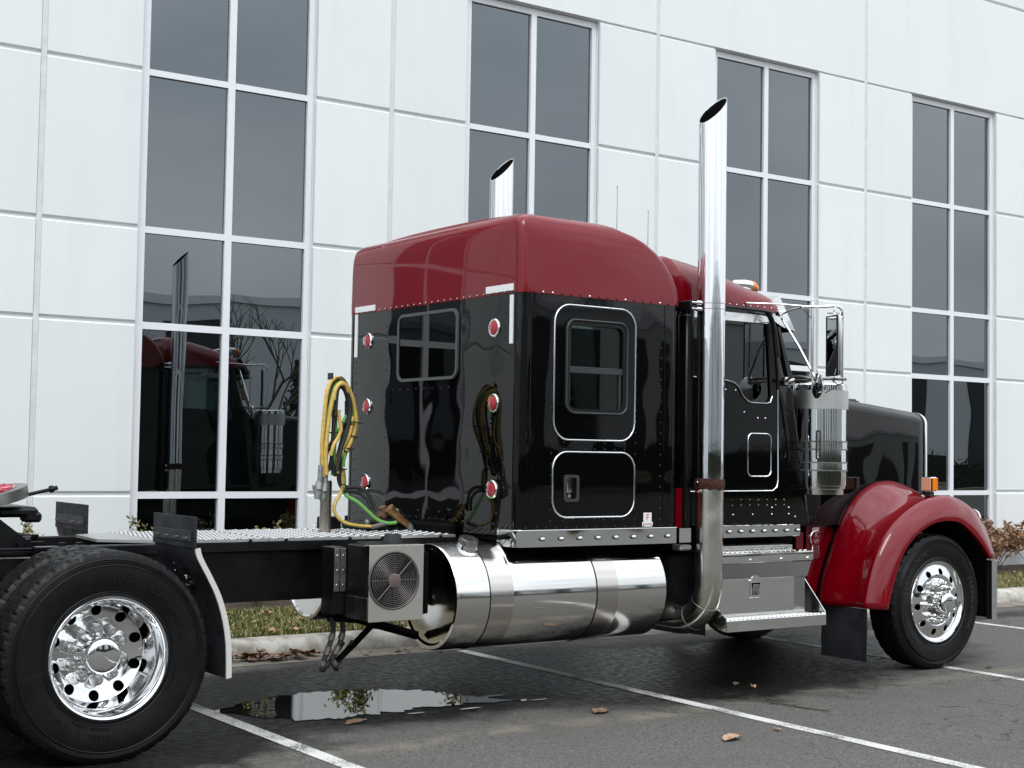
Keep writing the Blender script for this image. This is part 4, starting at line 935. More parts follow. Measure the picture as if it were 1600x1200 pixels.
# ---- hood and nose
hood = []
for x, zt, ya, ins in ((5.30, 2.25, .42, 0), (5.8, 2.225, .46, 0), (6.4, 2.178, .50, 0), (7.0, 2.128, .54, 0), (7.28, 2.105, .56, 0), (7.36, 2.097, .565, .004), (7.385, 2.085, .57, .014)):
    a, b = ya + ins, 2 * CY - ya - ins; q = [(x, a, 1.15)]; r_ = .10
    for i in range(9): t = i / 8 * pi / 2; q.append((x, a + r_ * 1.3 * (1 - cos(t)), zt - r_ + r_ * sin(t)))
    q.append((x, CY, zt + .012))
    for i in range(9): t = pi / 2 - i / 8 * pi / 2; q.append((x, b - r_ * 1.3 * (1 - cos(t)), zt - r_ + r_ * sin(t)))
    q.append((x, b, 1.15)); hood.append(q)
bm = NB(); loft(bm, hood); hd = part('hood', bm, mat('hood_black_paint', (.0012, .0012, .0015), .02, ior=1.38, bump=(1.1, .45, .03, 1.5)), 40)
bm = NB(); q0 = hood[-2]; rg = []
for dx, s in ((.012, 1.006), (.035, 1.007), (.05, .995), (.05, .95), (.012, .96)):
    rg.append([(p[0] + dx, CY + (p[1] - CY) * s, 1.15 + (p[2] - 1.15) * (s * .5 + .5)) for p in q0])
loft(bm, rg, False, False, closeu=True); obj('radiator_surround', bm, CHROME, hd, 40)
bm = NB(); box(bm, 7.37, 7.41, .66, 1.74, .9, 1.95); g_ = obj('grille', bm, DARK, hd, 0)
bm = NB()
for i in range(22): box(bm, 7.40, 7.425, .68 + i * .048, .69 + i * .048, .95, 1.93)
obj('grille_bars', bm, CHROME, hd, 0)['kind'] = 'stuff'
bm = NB(); box(bm, 6.55, 6.62, .66, .72, 2.14, 2.19, .012); box(bm, 6.63, 6.66, .67, .71, 2.13, 2.175, .006); obj('hood_latch', bm, PLASTIC, hd)
bm = NB(); box(bm, 5.30, 5.88, .36, 2.04, 1.2, 2.0, .08, 2); part('cowl', bm, BLACK)
# air cleaners
def aircl(x, y, z0, z1, r):
    bm = NB(); lathe(bm, [(r * .9, z0 - .045), (r * .9, z0 - .005), (r * .97, z0), (r * .97, z0 + .02), (r, z0 + .024), (r, z1 - .20), (r + .012, z1 - .198), (r + .012, z1 - .05), (r + .004, z1 - .05), (r + .004, z1 - .012), (r - .01, z1), (0, z1 + .008)], (x, y, 0), 128, 'z'); ac = part('air_cleaner', bm, WCHROME, 28)
    bm = NB(); lathe(bm, [(r + .0125, z1 - .197), (r + .0145, z1 - .197), (r + .0145, z1 - .055), (r + .0125, z1 - .055)], (x, y, 0), 72, 'z', close=True); obj('perforated_screen', bm, mat('perforated_steel', (.60, .60, .59), .30, 1, bump=(260, .5, .003, 1)) if 'perforated_steel' not in bpy.data.materials else bpy.data.materials['perforated_steel'], ac, 30)
    for z in (z0 + .17, z0 + .33):
        bm = NB(); lathe(bm, [(r, z - .028), (r + .008, z - .028), (r + .008, z + .028), (r, z + .028)], (x, y, 0), 72, 'z', close=True); obj('mounting_band', bm, ALU, ac, 30)
        for dz in (-.03, .03): bm = NB(); lathe(bm, [(r, z + dz - .004), (r + .013, z + dz - .005), (r + .013, z + dz + .005), (r, z + dz + .004)], (x, y, 0), 72, 'z', close=True); obj('band_lip', bm, STEEL, ac, 30)
        s = -1 if y < CY else 1; bm = NB(); box(bm, x - r - .16, x - r + .03, y - s * .10 - .03, y - s * .10 + .03, z - .024, z + .024, .004); obj('bracket_arm', bm, ALU, ac, 30)
    bm = NB(); s = -1 if y < CY else 1; cyl(bm, (x, y - s * .1, z0 + .30), (x + .05, y - s * .45, z0 + .30), .09, n=20); obj('intake_pipe', bm, CHROME, ac, 40)
    return ac
aircl(5.668, .20, 1.455, 2.262, .200); aircl(5.668, 2.20, 1.455, 2.262, .200)
bm = NB(); ringframe(bm, rrect(5.45, 5.50, 1.68, 1.90, .012), rrect(5.458, 5.492, 1.69, 1.89, .008), 'y', .035, .042); part('grab_handle', bm, CHROME)

# ---- front fenders
def arcpts(L, y): return [V((a, y, b)) for a, b in L]
opn = [(6.195, .517), (6.262, .72), (6.375, .945), (6.54, 1.095), (6.775, 1.188), (7.04, 1.192), (7.215, 1.11), (7.37, .99), (7.475, .876)]
crs = [(5.960, .520), (6.010, .72), (6.105, .945), (6.255, 1.135), (6.46, 1.270), (6.70, 1.365), (6.95, 1.395), (7.14, 1.352), (7.33, 1.25), (7.46, 1.11), (7.545, .955), (7.565, .885)]
inn = [(5.995, .520), (6.035, .72), (6.13, .945), (6.255, 1.19), (6.40, 1.36), (6.58, 1.465), (6.77, 1.498), (6.98, 1.465), (7.18, 1.37), (7.34, 1.24), (7.47, 1.08), (7.53, .885)]
def resample(P, n, y):
    P = smooth_pts([(a, 0, b) for a, b in P], 8); L = [0]
    for a, b in zip(P, P[1:]): L.append(L[-1] + (b - a).length)
    out = []; j = 0
    for i in range(n):
        t = L[-1] * i / (n - 1)
        while j < len(P) - 2 and L[j + 1] < t: j += 1
        f_ = (t - L[j]) / max(L[j + 1] - L[j], 1e-6); p = P[j].lerp(P[j + 1], min(f_, 1)); out.append(V((p.x, y, p.z)))
    return out
def fender(flip):
    n = 44; A, B_, I = resample(opn, n, -.035), resample(crs, n, 0), resample(inn, n, .5)
    rings = []
    B_ = [V((b.x + .07, .07, b.z + .004)) for b in B_]
    for a, b, i in zip(A, B_, I):
        out_ = (b - a).normalized(); out_.y = 0; q = []
        a2 = V((a.x, -.03, a.z)); q.append(V((a.x, .03, a.z))); q.append(a2 + V((0, .012, 0))); q.append(a2)
        for t in (.12, .3, .5, .7, .85): 
            p = a2.lerp(V((b.x, -.03, b.z)), t); p.y = -.035 + .095 * t ** 1.7; q.append(p)
        q.append(V((b.x, .058, b.z)) - out_ * .006); q.append(V((b.x, .085, b.z)) - out_ * .002); 
        lo = V((b.x, .115, b.z)) - out_ * .016; q.append(lo)
        for t in (.22, .45, .68, .86):
            p = lo.lerp(V((i.x, .43, i.z)), t); dip = -.045 * sin(pi * min(t * 1.05, 1)); p += out_ * dip; q.append(p)
        q.append(V((i.x, .435, i.z)) - out_ * .008); q.append(V((i.x, .47, i.z)) + out_ * .010); q.append(V((i.x, .495, i.z)) + out_ * .006); q.append(V((i.x, .512, i.z)) - out_ * .008); q.append(V((i.x, .52, i.z)) - out_ * .03); q.append(V((i.x, .52, i.z)) - out_ * .05)
        inner = [p - out_ * 0 + V((0, 0, 0)) for p in q]
        if flip: q = [V((p.x, 2 * CY - p.y, p.z)) for p in q]
        rings.append(q)
    bm = NB(); loft(bm, rings, False, False, close=False)
    f_ = part('front_fender', bm, MAROON, 50)
    sd_ = f_.modifiers.new('s', 'SOLIDIFY'); sd_.thickness = .006; sd_.offset = 0
    bm = NB(); seal = [V((p[-1].x, p[-1].y + (.012 if not flip else -.012), p[-1].z)) for p in rings]; tube(bm, seal, .028, 8, k=1); obj('seal', bm, GASKET, f_, 60)
    # inner liner, dark
    bm = NB(); s = (lambda y: 2 * CY - y) if flip else (lambda y: y)
    loft(bm, [[(a.x + (6.867 - a.x) * .02, s(.0), a.z - .01), (a.x + (6.867 - a.x) * .02, s(.5), a.z - .01)] for a in A], False, False, close=False); obj('wheel_liner', bm, DARK, f_, 60)
    return f_
ff_ = fender(False); fender(True)
# maroon side panel joining fender and cowl, hood lower side
bm = NB(); prism(bm, [(5.90, .52), (6.0, .52), (6.05, .72), (6.14, .95), (6.22, 1.08), (6.18, 1.185), (5.90, 1.185)], 'y', .555, .565); mp_ = part('lower_side_panel', bm, MAROON, 30)
bm = NB(); prism(bm, [(5.88, 1.19), (6.2, 1.19), (6.36, 1.31), (6.36, 1.36), (5.88, 1.40)], 'y', .56, .572); part('upper_side_panel', bm, MAROON, 30)
bm = NB(); box(bm, 5.58, 5.66, .36, .37, .95, 1.11); part('step_side_panel', bm, MAROON, 0)
bm = NB(); dome(bm, (6.14, .554, 1.16), (0, -1, 0), .008); part('panel_screw', bm, SCREWS)
# emblem: letters on a round badge above fluted bars
ex, ez = 6.0, 1.045
bm = NB(); lathe(bm, [(.068, .553), (.068, .543), (.062, .539), (0, .539)], (ex, 0, ez), 32); box(bm, ex - .042, ex + .042, .543, .553, ez - .17, ez - .05, .004); box(bm, ex - .04, ex + .04, .543, .553, ez + .05, ez + .09, .004)
em = part('badge', bm, CHROME, 40)
bm = NB(); lathe(bm, [(.058, .5395), (.058, .5375), (0, .5375)], (ex, 0, ez), 32)
for i in range(3): box(bm, ex - .025 + i * .02, ex - .015 + i * .02, .5395, .5435, ez - .165, ez - .06)
obj('badge_enamel', bm, MAROON, em, 40)
bm = NB(); add_text(bm, 'K', .062, .0005, lambda u, v, w: (ex + u, .5368 - w, ez + .008 + v), 1); add_text(bm, 'W', .056, .0005, lambda u, v, w: (ex + u, .5368 - w, ez - .044 + v), 1); obj('badge_letters', bm, CHROME, em, 0)
# turn signal
bm = NB(); box(bm, 6.88, 6.95, .10, .205, 1.432, 1.548, .008); sg = part('turn_signal', bm, CHROME)
bm = NB(); box(bm, 6.870, 6.8795, .106, .199, 1.438, 1.542, .003); obj('lens', bm, PEACH, sg); bm = NB(); box(bm, 6.885, 6.945, .088, .0995, 1.438, 1.542, .003); obj('lens', bm, AMBER, sg)
bm = NB(); box(bm, 6.89, 6.94, .12, .19, 1.385, 1.43, .006); obj('mount', bm, PLASTIC, sg)
for x, z in ((6.769, 1.53), (6.769, 1.45)):
    for y in (.12, .22): pass
# headlight pod
bm = NB(); loft(bm, [[(x, .22 + r_ * cos(a * pi / 8), 1.2 + r_ * sin(a * pi / 8)) for a in range(16)] for x, r_ in ((7.28, .01), (7.32, .035), (7.40, .06), (7.50, .072), (7.56, .075))]); hp = part('headlight_pod', bm, MAROON, 50)
bm = NB(); loft(bm, [[(x, .22 + r_ * cos(a * pi / 8), 1.2 + r_ * sin(a * pi / 8)) for a in range(16)] for x, r_ in ((7.56, .078), (7.575, .080), (7.59, .07), (7.60, .03))]); obj('bezel', bm, CHROME, hp, 50)
# mud flaps behind the steer wheels
for s in (0, 1):
    y0, y1 = (.055, .52) if not s else (2.4 - .52, 2.4 - .055); bm = NB(); vs_ = []
    rg = []
    for i in range(13):
        z = .52 - i * .034; rg.append([(6.045 + .003 * sin(i * .5), y0, z), (6.05 + .006 * sin(i * .4 + 1), (y0 + y1) / 2, z), (6.045 + .003 * sin(i * .6), y1, z), (6.053 + .003 * sin(i * .6), y1, z), (6.058 + .006 * sin(i * .4 + 1), (y0 + y1) / 2, z), (6.053 + .003 * sin(i * .5), y0, z)])
    loft(bm, rg); part('mud_flap', bm, RUBBER, 40)
# bumper
bm = NB(); loft(bm, [[(7.60, y + .0, .37), (7.60, y, .84), (7.612, y, .84), (7.612, y, .37)] for y in (.05, 2.35)])
bm.free(); bm = NB()
prof = [(7.545, .01), (7.60, .0), (7.625, .02), (7.64, .06), (7.70, CY), (7.64, 2.34), (7.625, 2.38), (7.60, 2.40), (7.50, 2.39)]
rg = [[(x, y, z) for x, y in prof] + [(x - .012 if i not in (0, 8) else x, y + (.012 if y < CY else -.012 if y > CY else 0), z) for i, (x, y) in reversed(list(enumerate(prof)))] for z in (.365, .375, .84, .852)]
loft(bm, rg); bp_ = part('bumper', bm, CHROME, 40)
bm = NB(); prof2 = [(7.498, .024), (7.585, .018), (7.61, .035), (7.622, .075), (7.68, CY), (7.622, 2.325), (7.60, 2.36), (7.498, 2.37)]
loft(bm, [[(x, y, z) for x, y in prof2] + [(x - .004, y + (.003 if y < CY else -.003), z) for x, y in reversed(prof2)] for z in (.372, .846)]); box(bm, 7.52, 7.54, .03, 2.37, .40, .83); obj('bumper_back', bm, DARK, bp_, 40)
for y in (.7, 1.62): bm = NB(); box(bm, 7.2, 7.55, y, y + .08, .6, .75, .01); part('bumper_bracket', bm, FRAME)

# ---- exhaust stacks
def stack(x, y, ztop, r, sgn):
    n = 48; bm = NB(); s = 1.08; rings = []
    def ring(z0, mit, rr, back=False):
        return [(x + rr * cos(2 * pi * i / n), y + rr * sin(2 * pi * i / n), z0 + mit * (rr * cos(2 * pi * i / n)) ) for i in range(n)]
    zc = ztop - s * r
    loft(bm, [ring(1.50, 0, r), ring(2.72, 0, r), ring(zc - .12, 0, r), ring(zc, s, r), ring(zc, s, r - .004), ring(zc - .3, 0, r - .004), ring(1.6, 0, r - .004)], False, False)
    st_ = part('exhaust_stack', bm, PIPECH, 40)
    bm = NB(); loft(bm, [ring(zc - .004, s, r - .0045), ring(zc - .3, 0, r - .0045), ring(2.0, 0, r - .005)], False, True); obj('soot_lining', bm, DARK, st_, 40)
    for z in (2.735, 2.775): bm = NB(); lathe(bm, [(r, z - .002), (r + .0015, z - .002), (r + .0015, z + .002), (r, z + .002)], (x, y, 0), 40, 'z', close=True); obj('seam_ring', bm, STEEL, st_, 30)
    bm = NB(); lathe(bm, [(r - .004, 1.375), (r + .0005, 1.375), (r + .0005, 1.49), (r - .004, 1.49)], (x, y, 0), 40, 'z', close=True); obj('collar', bm, PIPEOLD, st_, 30)
    bm = NB(); rg = []
    for z, k_ in ((1.455, .003), (1.465, .006), (1.475, .008), (1.487, .009), (1.50, .008), (1.515, .006), (1.53, .002)):
        rg.append([(x + (r + k_ + .005 * noise.noise(V((cos(a / 24 * pi) * 4, sin(a / 24 * pi) * 4, z * 60)))) * cos(a / 24 * pi), y + (r + k_ + .004 * noise.noise(V((cos(a / 24 * pi) * 5, sin(a / 24 * pi) * 4, z * 60)))) * sin(a / 24 * pi), z + .012 * noise.noise(V((a * .4, z, 3)))) for a in range(48)])
    loft(bm, rg, False, False); obj('rust_band', bm, RUST, st_, 60)
    bm = NB(); P_ = [(x, y, 1.382), (x, y, 1.2), (x, y, 1.0), (x, y, .80)]
    for i in range(1, 9): a = i / 8 * pi / 2; P_.append((x - .0 * i, y - sgn * .30 * (1 - cos(a)), .80 - .30 * sin(a)))
    P_.append((x, y - sgn * .55, .50)); tube(bm, P_, r - .001, 40, k=1, caps=False); obj('elbow', bm, PIPEOLD, st_, 40)
    bm = NB()
    for a, rr_ in ((R(30), .3), (R(62), .3)):
        c = V((x, y - sgn * .30, .80)); dirn = V((0, sgn * cos(a), -sin(a))); p = c + dirn * .30; tg = V((0, -sgn * sin(a), -cos(a))); u, v = V((1, 0, 0)), dirn
        tube(bm, [p + u * ((r + .0) * cos(q / 16 * pi)) + v * ((r + .0) * sin(q / 16 * pi)) for q in range(32)], .0022, 4, k=1, closed=True)
    obj('weld_seam', bm, STEEL, st_, 40)
    # brackets to the cab back
    bm = NB()
    for z in (2.735, 2.78): cyl(bm, (x - .13, y - sgn * .02, z), (x - .09, y - sgn * .02, z), .017, n=14)
    for z in (2.735, 2.78): cyl(bm, (x - .175, y - sgn * .02, z), (x - .13, y - sgn * .02, z), .008, n=8)
    for z in (1.50, 1.44): cyl(bm, (x - .13, y, z), (x - .105, y, z), .013, n=10)
    obj('clamp_bolt', bm, CHROME, st_, 50)
    bm = NB(); box(bm, x - .2, x - .18, min(y, y - sgn * .2), max(y, y - sgn * .2), 2.72, 2.79, .004); obj('clamp_bracket', bm, FRAME, st_, 40)
    bm = NB(); box(bm, x - .16, x - .10, min(y - sgn * .08, y - sgn * .16), max(y - sgn * .08, y - sgn * .16), 1.08, 2.70, .01); obj('support_post', bm, FRAME, st_, 40)
    return st_
stack(4.350, .025, 4.285, .1, -1); stack(4.215, 2.49, 4.215, .1, 1)
# tubes between sleeper and cab, extender
bm = NB(); ringframe(bm, [(.26, 1.2), (2.14, 1.2), (2.14, 2.75), (.26, 2.75)], [(.70, 1.45), (1.70, 1.45), (1.70, 2.62), (.70, 2.62)], 'x', 4.117, 4.198); part('cab_boot', bm, GASKET, 0)
bm = NB(); loft(bm, [[(x, y, z) for x, y in ((4.095, .16), (4.20, .20), (4.20, .24), (4.095, .20))] for z in (2.79, 3.0)]); bm.free()
for i, (x, y) in enumerate(((4.115, .15), (4.14, .19), (4.165, .22))):
    bm = NB(); tube(bm, [(x, y, 2.72), (x, y - .01, 2.5), (x + .006, y + .01, 2.2), (x - .004, y, 1.9), (x, y, 1.5), (x + .004, y, 1.2)], .007 + .003 * (i == 1), 6); part('cable', bm, BHOSE)
bm = NB(); loft(bm, [[(4.10, .10, z), (4.185, .13, z), (4.185, .15, z), (4.10, .12, z)] for z in (1.18, 1.46)]); part('gap_filler', bm, MAROON, 0)
bm = NB(); box(bm, 4.09, 4.20, .05, .06, 1.08, 1.18); part('gap_filler', bm, CHROME, 0)

# ---- mirrors
def mirror(flip):
    s = (lambda p: V((p[0], 2 * CY - p[1], p[2]))) if flip else (lambda p: V(p)); bm = NB()
    arm = [(4.86, .19, 2.835), (5.05, .02, 2.826), (5.26, -.15, 2.805), (5.36, -.22, 2.80), (5.41, -.235, 2.79), (5.425, -.24, 2.755), (5.425, -.24, 2.70), (5.425, -.24, 2.29)]
    tube(bm, [s(p) for p in arm[:3]], .007, 8, k=1); tube(bm, [s(p) for p in ((5.17, -.08, 2.808), (5.27, -.15, 2.81), (5.36, -.22, 2.815), (5.405, -.24, 2.80), (5.425, -.24, 2.755), (5.425, -.24, 2.60), (5.425, -.24, 2.28))], .0115, 10)
    mr = part('side_mirror', bm, CHROME, 60)
    bm = NB(); tube(bm, [s(p) for p in ((5.20, .19, 2.76), (5.16, .03, 2.79), (5.17, -.08, 2.806))], .0075, 8); tube(bm, [s(p) for p in ((5.22, .18, 2.745), (5.22, -.0, 2.52), (5.24, -.14, 2.29))], .009, 8, k=1); obj('brace', bm, CHROME, mr, 60)
    bm = NB(); tube(bm, [s(p) for p in ((5.235, -.12, 2.81), (5.235, -.12, 2.25))], .0105, 10, k=1); tube(bm, [s(p) for p in ((5.235, -.12, 2.81), (5.237, -.12, 2.84), (5.237, -.12, 2.875))], [.010] * 4 + [.006] * 4 + [.002], 8); obj('inner_post', bm, CHROME, mr, 60)
    bm = NB(); tube(bm, [s(p) for p in ((5.26, .19, 2.25), (5.22, .08, 2.29), (5.2, -.05, 2.29), (5.235, -.12, 2.275), (5.33, -.18, 2.275), (5.45, -.26, 2.275))], .010, 8); tube(bm, [s(p) for p in ((5.28, .17, 2.24), (5.27, .08, 2.27), (5.235, -.1, 2.262))], .007, 8); obj('lower_arm', bm, STEEL, mr, 60)
    bm = NB(); tube(bm, [s(p) for p in ((5.20, -.05, 2.81), (5.22, -.10, 2.74), (5.235, -.118, 2.73))], .0035, 5); tube(bm, [s(p) for p in ((5.36, -.2, 2.27), (5.40, -.22, 2.235), (5.44, -.235, 2.25), (5.42, -.23, 2.275))], .004, 5); tube(bm, [s(p) for p in ((5.42, -.22, 2.24), (5.36, -.2, 2.20), (5.32, -.17, 2.17))], .004, 5); obj('cable', bm, BHOSE, mr, 60)
    # mirror head, faces the rear
    mt_ = M.Translation(s((5.355, -.195, 2.522))) @ M.Rotation(R(-21 if not flip else 21), 4, 'Z')
    t = NB(); box(t, .012, .045, -.083, .083, -.222, .222, .012, 3); bmesh.ops.transform(t, matrix=mt_, verts=t.verts); obj('housing', t, ALU, mr, 40)
    t = NB(); ringframe(t, rrect(-.088, .088, -.226, .226, .006), rrect(-.080, .080, -.218, .218, .004), 'x', 0, .014); bmesh.ops.transform(t, matrix=mt_, verts=t.verts); obj('rim', t, GASKET, mr, 40)
    t = NB(); box(t, .004, .010, -.080, .080, -.218, .218); bmesh.ops.transform(t, matrix=mt_, verts=t.verts); obj('mirror_glass', t, mat('mirror_silver', (.8, .82, .83), .01, 1) if 'mirror_silver' not in bpy.data.materials else bpy.data.materials['mirror_silver'], mr, 0)
    bm = NB(); cyl(bm, s((5.38, -.20, 2.74)), s((5.38, -.20, 2.79)), .007, n=8); cyl(bm, s((5.38, -.2, 2.31)), s((5.38, -.2, 2.25)), .009, n=8); cyl(bm, s((5.33, -.18, 2.765)), s((5.425, -.24, 2.765)), .006, n=6); cyl(bm, s((5.30, -.16, 2.27)), s((5.30, -.16, 2.235)), .012, n=8); obj('mirror_stud', bm, CHROME, mr, 50)
    # convex spot mirror
    t = NB(); lathe(t, [(.0, .035), (.06, .03), (.092, .008), (.094, 0), (.088, -.004)], (0, 0, 0), 36, 'x'); mc = M.Translation(s((5.265, -.14, 2.222))) @ M.Rotation(R(-22 if not flip else 22), 4, 'Z'); bmesh.ops.transform(t, matrix=mc, verts=t.verts); cv = obj('convex_mirror', t, CHROME, mr, 50)
    t = NB(); lathe(t, [(.089, -.002), (.075, -.007), (.045, -.013), (0, -.016)], (0, 0, 0), 36, 'x'); bmesh.ops.transform(t, matrix=mc, verts=t.verts); obj('convex_glass', t, bpy.data.materials['mirror_silver'], mr, 60)
mirror(False); mirror(True)
for m_ in ('mirror_silver',): pass

# ---- pogo stick and hoses (pixel-free world coordinates in the truck's centre plane)
def H(px, py, dy=0): return (1.91 + (px - 508) * .0049, CY + dy, 1.146 + (828 - py) * .004354)
bm = NB(); cyl(bm, (1.91, CY, 1.13), (1.91, CY, 1.476), .040, n=20); cyl(bm, (1.91, CY, 1.476), (1.91, CY, 1.482), .036, n=20); pg = part('hose_post', bm, mat('stained_stainless', (.42, .39, .35), .25, 1, var=(6, (.25, .2, .15), .6, .2)))
bm = NB(); cyl(bm, (1.91, CY, 1.48), (1.925, CY, 2.20), .007, n=8); obj('spring_rod', bm, STEEL, pg); bm = NB(); cyl(bm, (1.925, CY, 2.17), (1.925, CY, 2.215), .02, n=10); obj('rod_tip', bm, PLASTIC, pg)
hs_ = [
 (YHOSE, .0125, [(500, 745, -.03), (497, 700, -.03), (499, 660, -.03), (502, 620, -.03), (508, 600, -.02), (516, 592, 0), (526, 590, .02), (540, 600, .03), (550, 618, .04), (557, 645, .04), (557, 668, .03), (549, 690, .02), (539, 706, .01), (531, 712, 0), (528, 706, -.01), (540, 680, -.02), (546, 650, -.02)]),
 (YHOSE, .0115, [(512, 625, -.05), (514, 610, -.05), (522, 600, -.04), (532, 602, -.03), (536, 612, -.02)]),
 (YHOSE, .0115, [(508, 712, -.06), (512, 695, -.06), (520, 683, -.05), (524, 670, -.05), (522, 655, -.04), (520, 640, -.04)]),
 (YHOSE, .0115, [(522, 740, -.03), (523, 722, -.02), (530, 700, -.01), (541, 672, 0), (546, 655, .01)]),
 (YHOSE, .0105, [(536, 760, .02), (537, 735, .02), (535, 742, .02), (533, 768, .01), (521, 785, -.02), (519, 800, -.03), (530, 815, -.05), (550, 821, -.07), (572, 823, -.08)]),
 (GHOSE, .0125, [(508, 690, .03), (507, 660, .03), (511, 630, .03), (517, 605, .03), (526, 594, .03), (535, 596, .05), (544, 610, .05), (549, 628, .05)]),
 (GHOSE, .0125, [(518, 743, 0), (519, 715, 0), (520, 690, 0), (521, 670, .0), (520, 640, .01), (524, 615, .02)]),
 (GHOSE, .0115, [(522, 690, .02), (530, 670, .02), (540, 650, .03), (546, 636, .03)]),
 (GHOSE, .0115, [(538, 735, .03), (540, 755, .03), (537, 765, .02), (541, 775, 0), (555, 785, -.03), (568, 798, -.05), (582, 812, -.07), (596, 818, -.09), (610, 817, -.10)]),
 (BHOSE, .0135, [(501, 745, .0), (501, 700, .0), (505, 660, 0), (508, 625, 0), (514, 600, .01), (524, 591, .02), (534, 592, .03), (542, 608, .04), (548, 640, .04), (548, 672, .03), (540, 705, .02), (532, 730, .02), (530, 748, .02), (535, 762, .02)]),
 (BHOSE, .0125, [(516, 640, -.02), (515, 680, -.02), (513, 720, -.02), (509, 735, -.01), (505, 722, 0), (512, 700, .01), (525, 680, .02), (537, 660, .02)]),
 (BHOSE, .0135, [(513, 720, -.03), (520, 742, -.02), (523, 725, 0), (533, 690, .02), (541, 660, .03), (541, 625, .03)]),
 (YHOSE, .0125, [(503, 742, -.05), (501, 705, -.05), (504, 665, -.05), (509, 628, -.05), (518, 603, -.04), (529, 598, -.03), (541, 612, -.02), (550, 640, -.01), (551, 665, -.01), (543, 690, -.02), (536, 704, -.02)]),
 (GHOSE, .0115, [(505, 680, -.01), (508, 640, -.01), (514, 612, 0), (524, 600, 0), (537, 604, .02), (546, 625, .02), (550, 655, .02), (546, 685, .01), (536, 712, 0), (534, 730, 0)]),
 (BHOSE, .0125, [(507, 735, .03), (509, 690, .03), (513, 650, .03), (519, 620, .02), (528, 603, .02), (539, 612, .03), (545, 640, .04), (542, 672, .03), (531, 700, .02), (524, 728, .01)]),
 (BHOSE, .0115, [(519, 735, -.05), (526, 700, -.04), (536, 670, -.03), (541, 640, -.02), (537, 615, -.02), (527, 601, -.02), (519, 612, -.03), (516, 650, -.04)]),
 (BHOSE, .011, [(536, 765, .02), (548, 762, .02), (560, 762, .02), (572, 768, .0), (580, 785, -.02), (584, 800, -.04)]),
 (BHOSE, .011, [(536, 768, .0), (550, 768, .0), (562, 772, 0), (572, 782, -.02), (576, 800, -.04)]),
]
for m_, r_, P_ in hs_:
    bm = NB(); tube(bm, [H(*p) for p in P_], r_ * 1.15, 10, k=5)
    part({'yellow_hose': 'yellow_air_hose', 'green_hose': 'green_power_cable', 'black_hose': 'black_air_hose'}[m_.name], bm, m_, 60)
bm = NB()
for (x0, y0, x1, y1) in ((512, 640, 524, 642), (511, 649, 523, 651), (512, 676, 524, 675), (530, 660, 545, 662), (541, 658, 560, 660), (543, 680, 552, 683), (536, 700, 546, 702), (527, 732, 536, 733), (531, 757, 540, 760), (520, 590, 534, 597)):
    for dy in (-.035, .035): cyl(bm, H(x0, y0, dy), H(x1, y1, dy), .0045, n=5)
    cyl(bm, H(x1, y1, -.035), H(x1 + 1, y1, .035), .0045, n=5); cyl(bm, H(x0, y0, -.035), H(x0, y0, .035), .0045, n=5)
o = part('zip_ties', bm, BHOSE); o['kind'] = 'stuff'
for dx, z0 in ((-14, 745), (-6, 748)):
    bm = NB(); cyl(bm, H(502 + dx + 8, z0 - 18, -.03), H(502 + dx + 7, z0 + 8, -.03), .018, n=10); cyl(bm, H(509 + dx, z0 + 8, -.03), H(507 + dx, z0 + 20, -.035), .026, .030, n=12)
    cyl(bm, H(500 + dx, z0 + 22, -.035), H(512 + dx, z0 + 24, -.035), .018, n=10); cyl(bm, H(506 + dx, z0 + 24, -.035), H(505 + dx, z0 + 34, -.04), .030, .022, n=12); box(bm, *[q for a, b in zip(H(497 + dx, z0 + 20, -.05), H(500 + dx, z0 + 12, -.03)) for q in (min(a, b), max(a, b))], .004)
    part('glad_hand', bm, SILVERF, 40)
bm = NB(); cyl(bm, H(572, 824, -.08), H(592, 819, -.09), .016, n=10); part('hose_end', bm, STEEL)
bm = NB(); cyl(bm, H(604, 798, -.08), H(618, 812, -.09), .030, n=14); cyl(bm, H(600, 794, -.08), H(606, 800, -.08), .036, n=14); cyl(bm, H(618, 812, -.09), H(630, 820, -.09), .024, n=12); part('cable_plug', bm, BRASS)
bm = NB(); cyl(bm, H(590, 805, -.02), H(600, 808, -.02), .026, n=12); cyl(bm, H(596, 792, -.02), H(602, 808, -.02), .026, n=12); part('hose_fitting', bm, mat('rusty_fitting', (.16, .08, .05), .7))
bm = NB(); tube(bm, [H(628, 819, -.09), H(634, 824, -.09), H(637, 832, -.08)], .022, 10); part('corrugated_boot', bm, SILVERF)
bm = NB()
for p in ((575, 817), (622, 800), (580, 792)): 
    c = V(H(*p)); bmesh.ops.create_icosphere(bm, subdivisions=2, radius=.022, matrix=M.Translation(c))
part('hose_connector', bm, SILVERF)
bm = NB(); tube(bm, [H(628, 798), H(645, 815), H(650, 832)], .006, 5, k=1); box(bm, 2.25, 2.66, 1.25, 1.6, 1.13, 1.19, .01); box(bm, 2.05, 2.2, 1.5, 1.6, 1.13, 1.22, .01); part('hose_bracket', bm, FRAME)

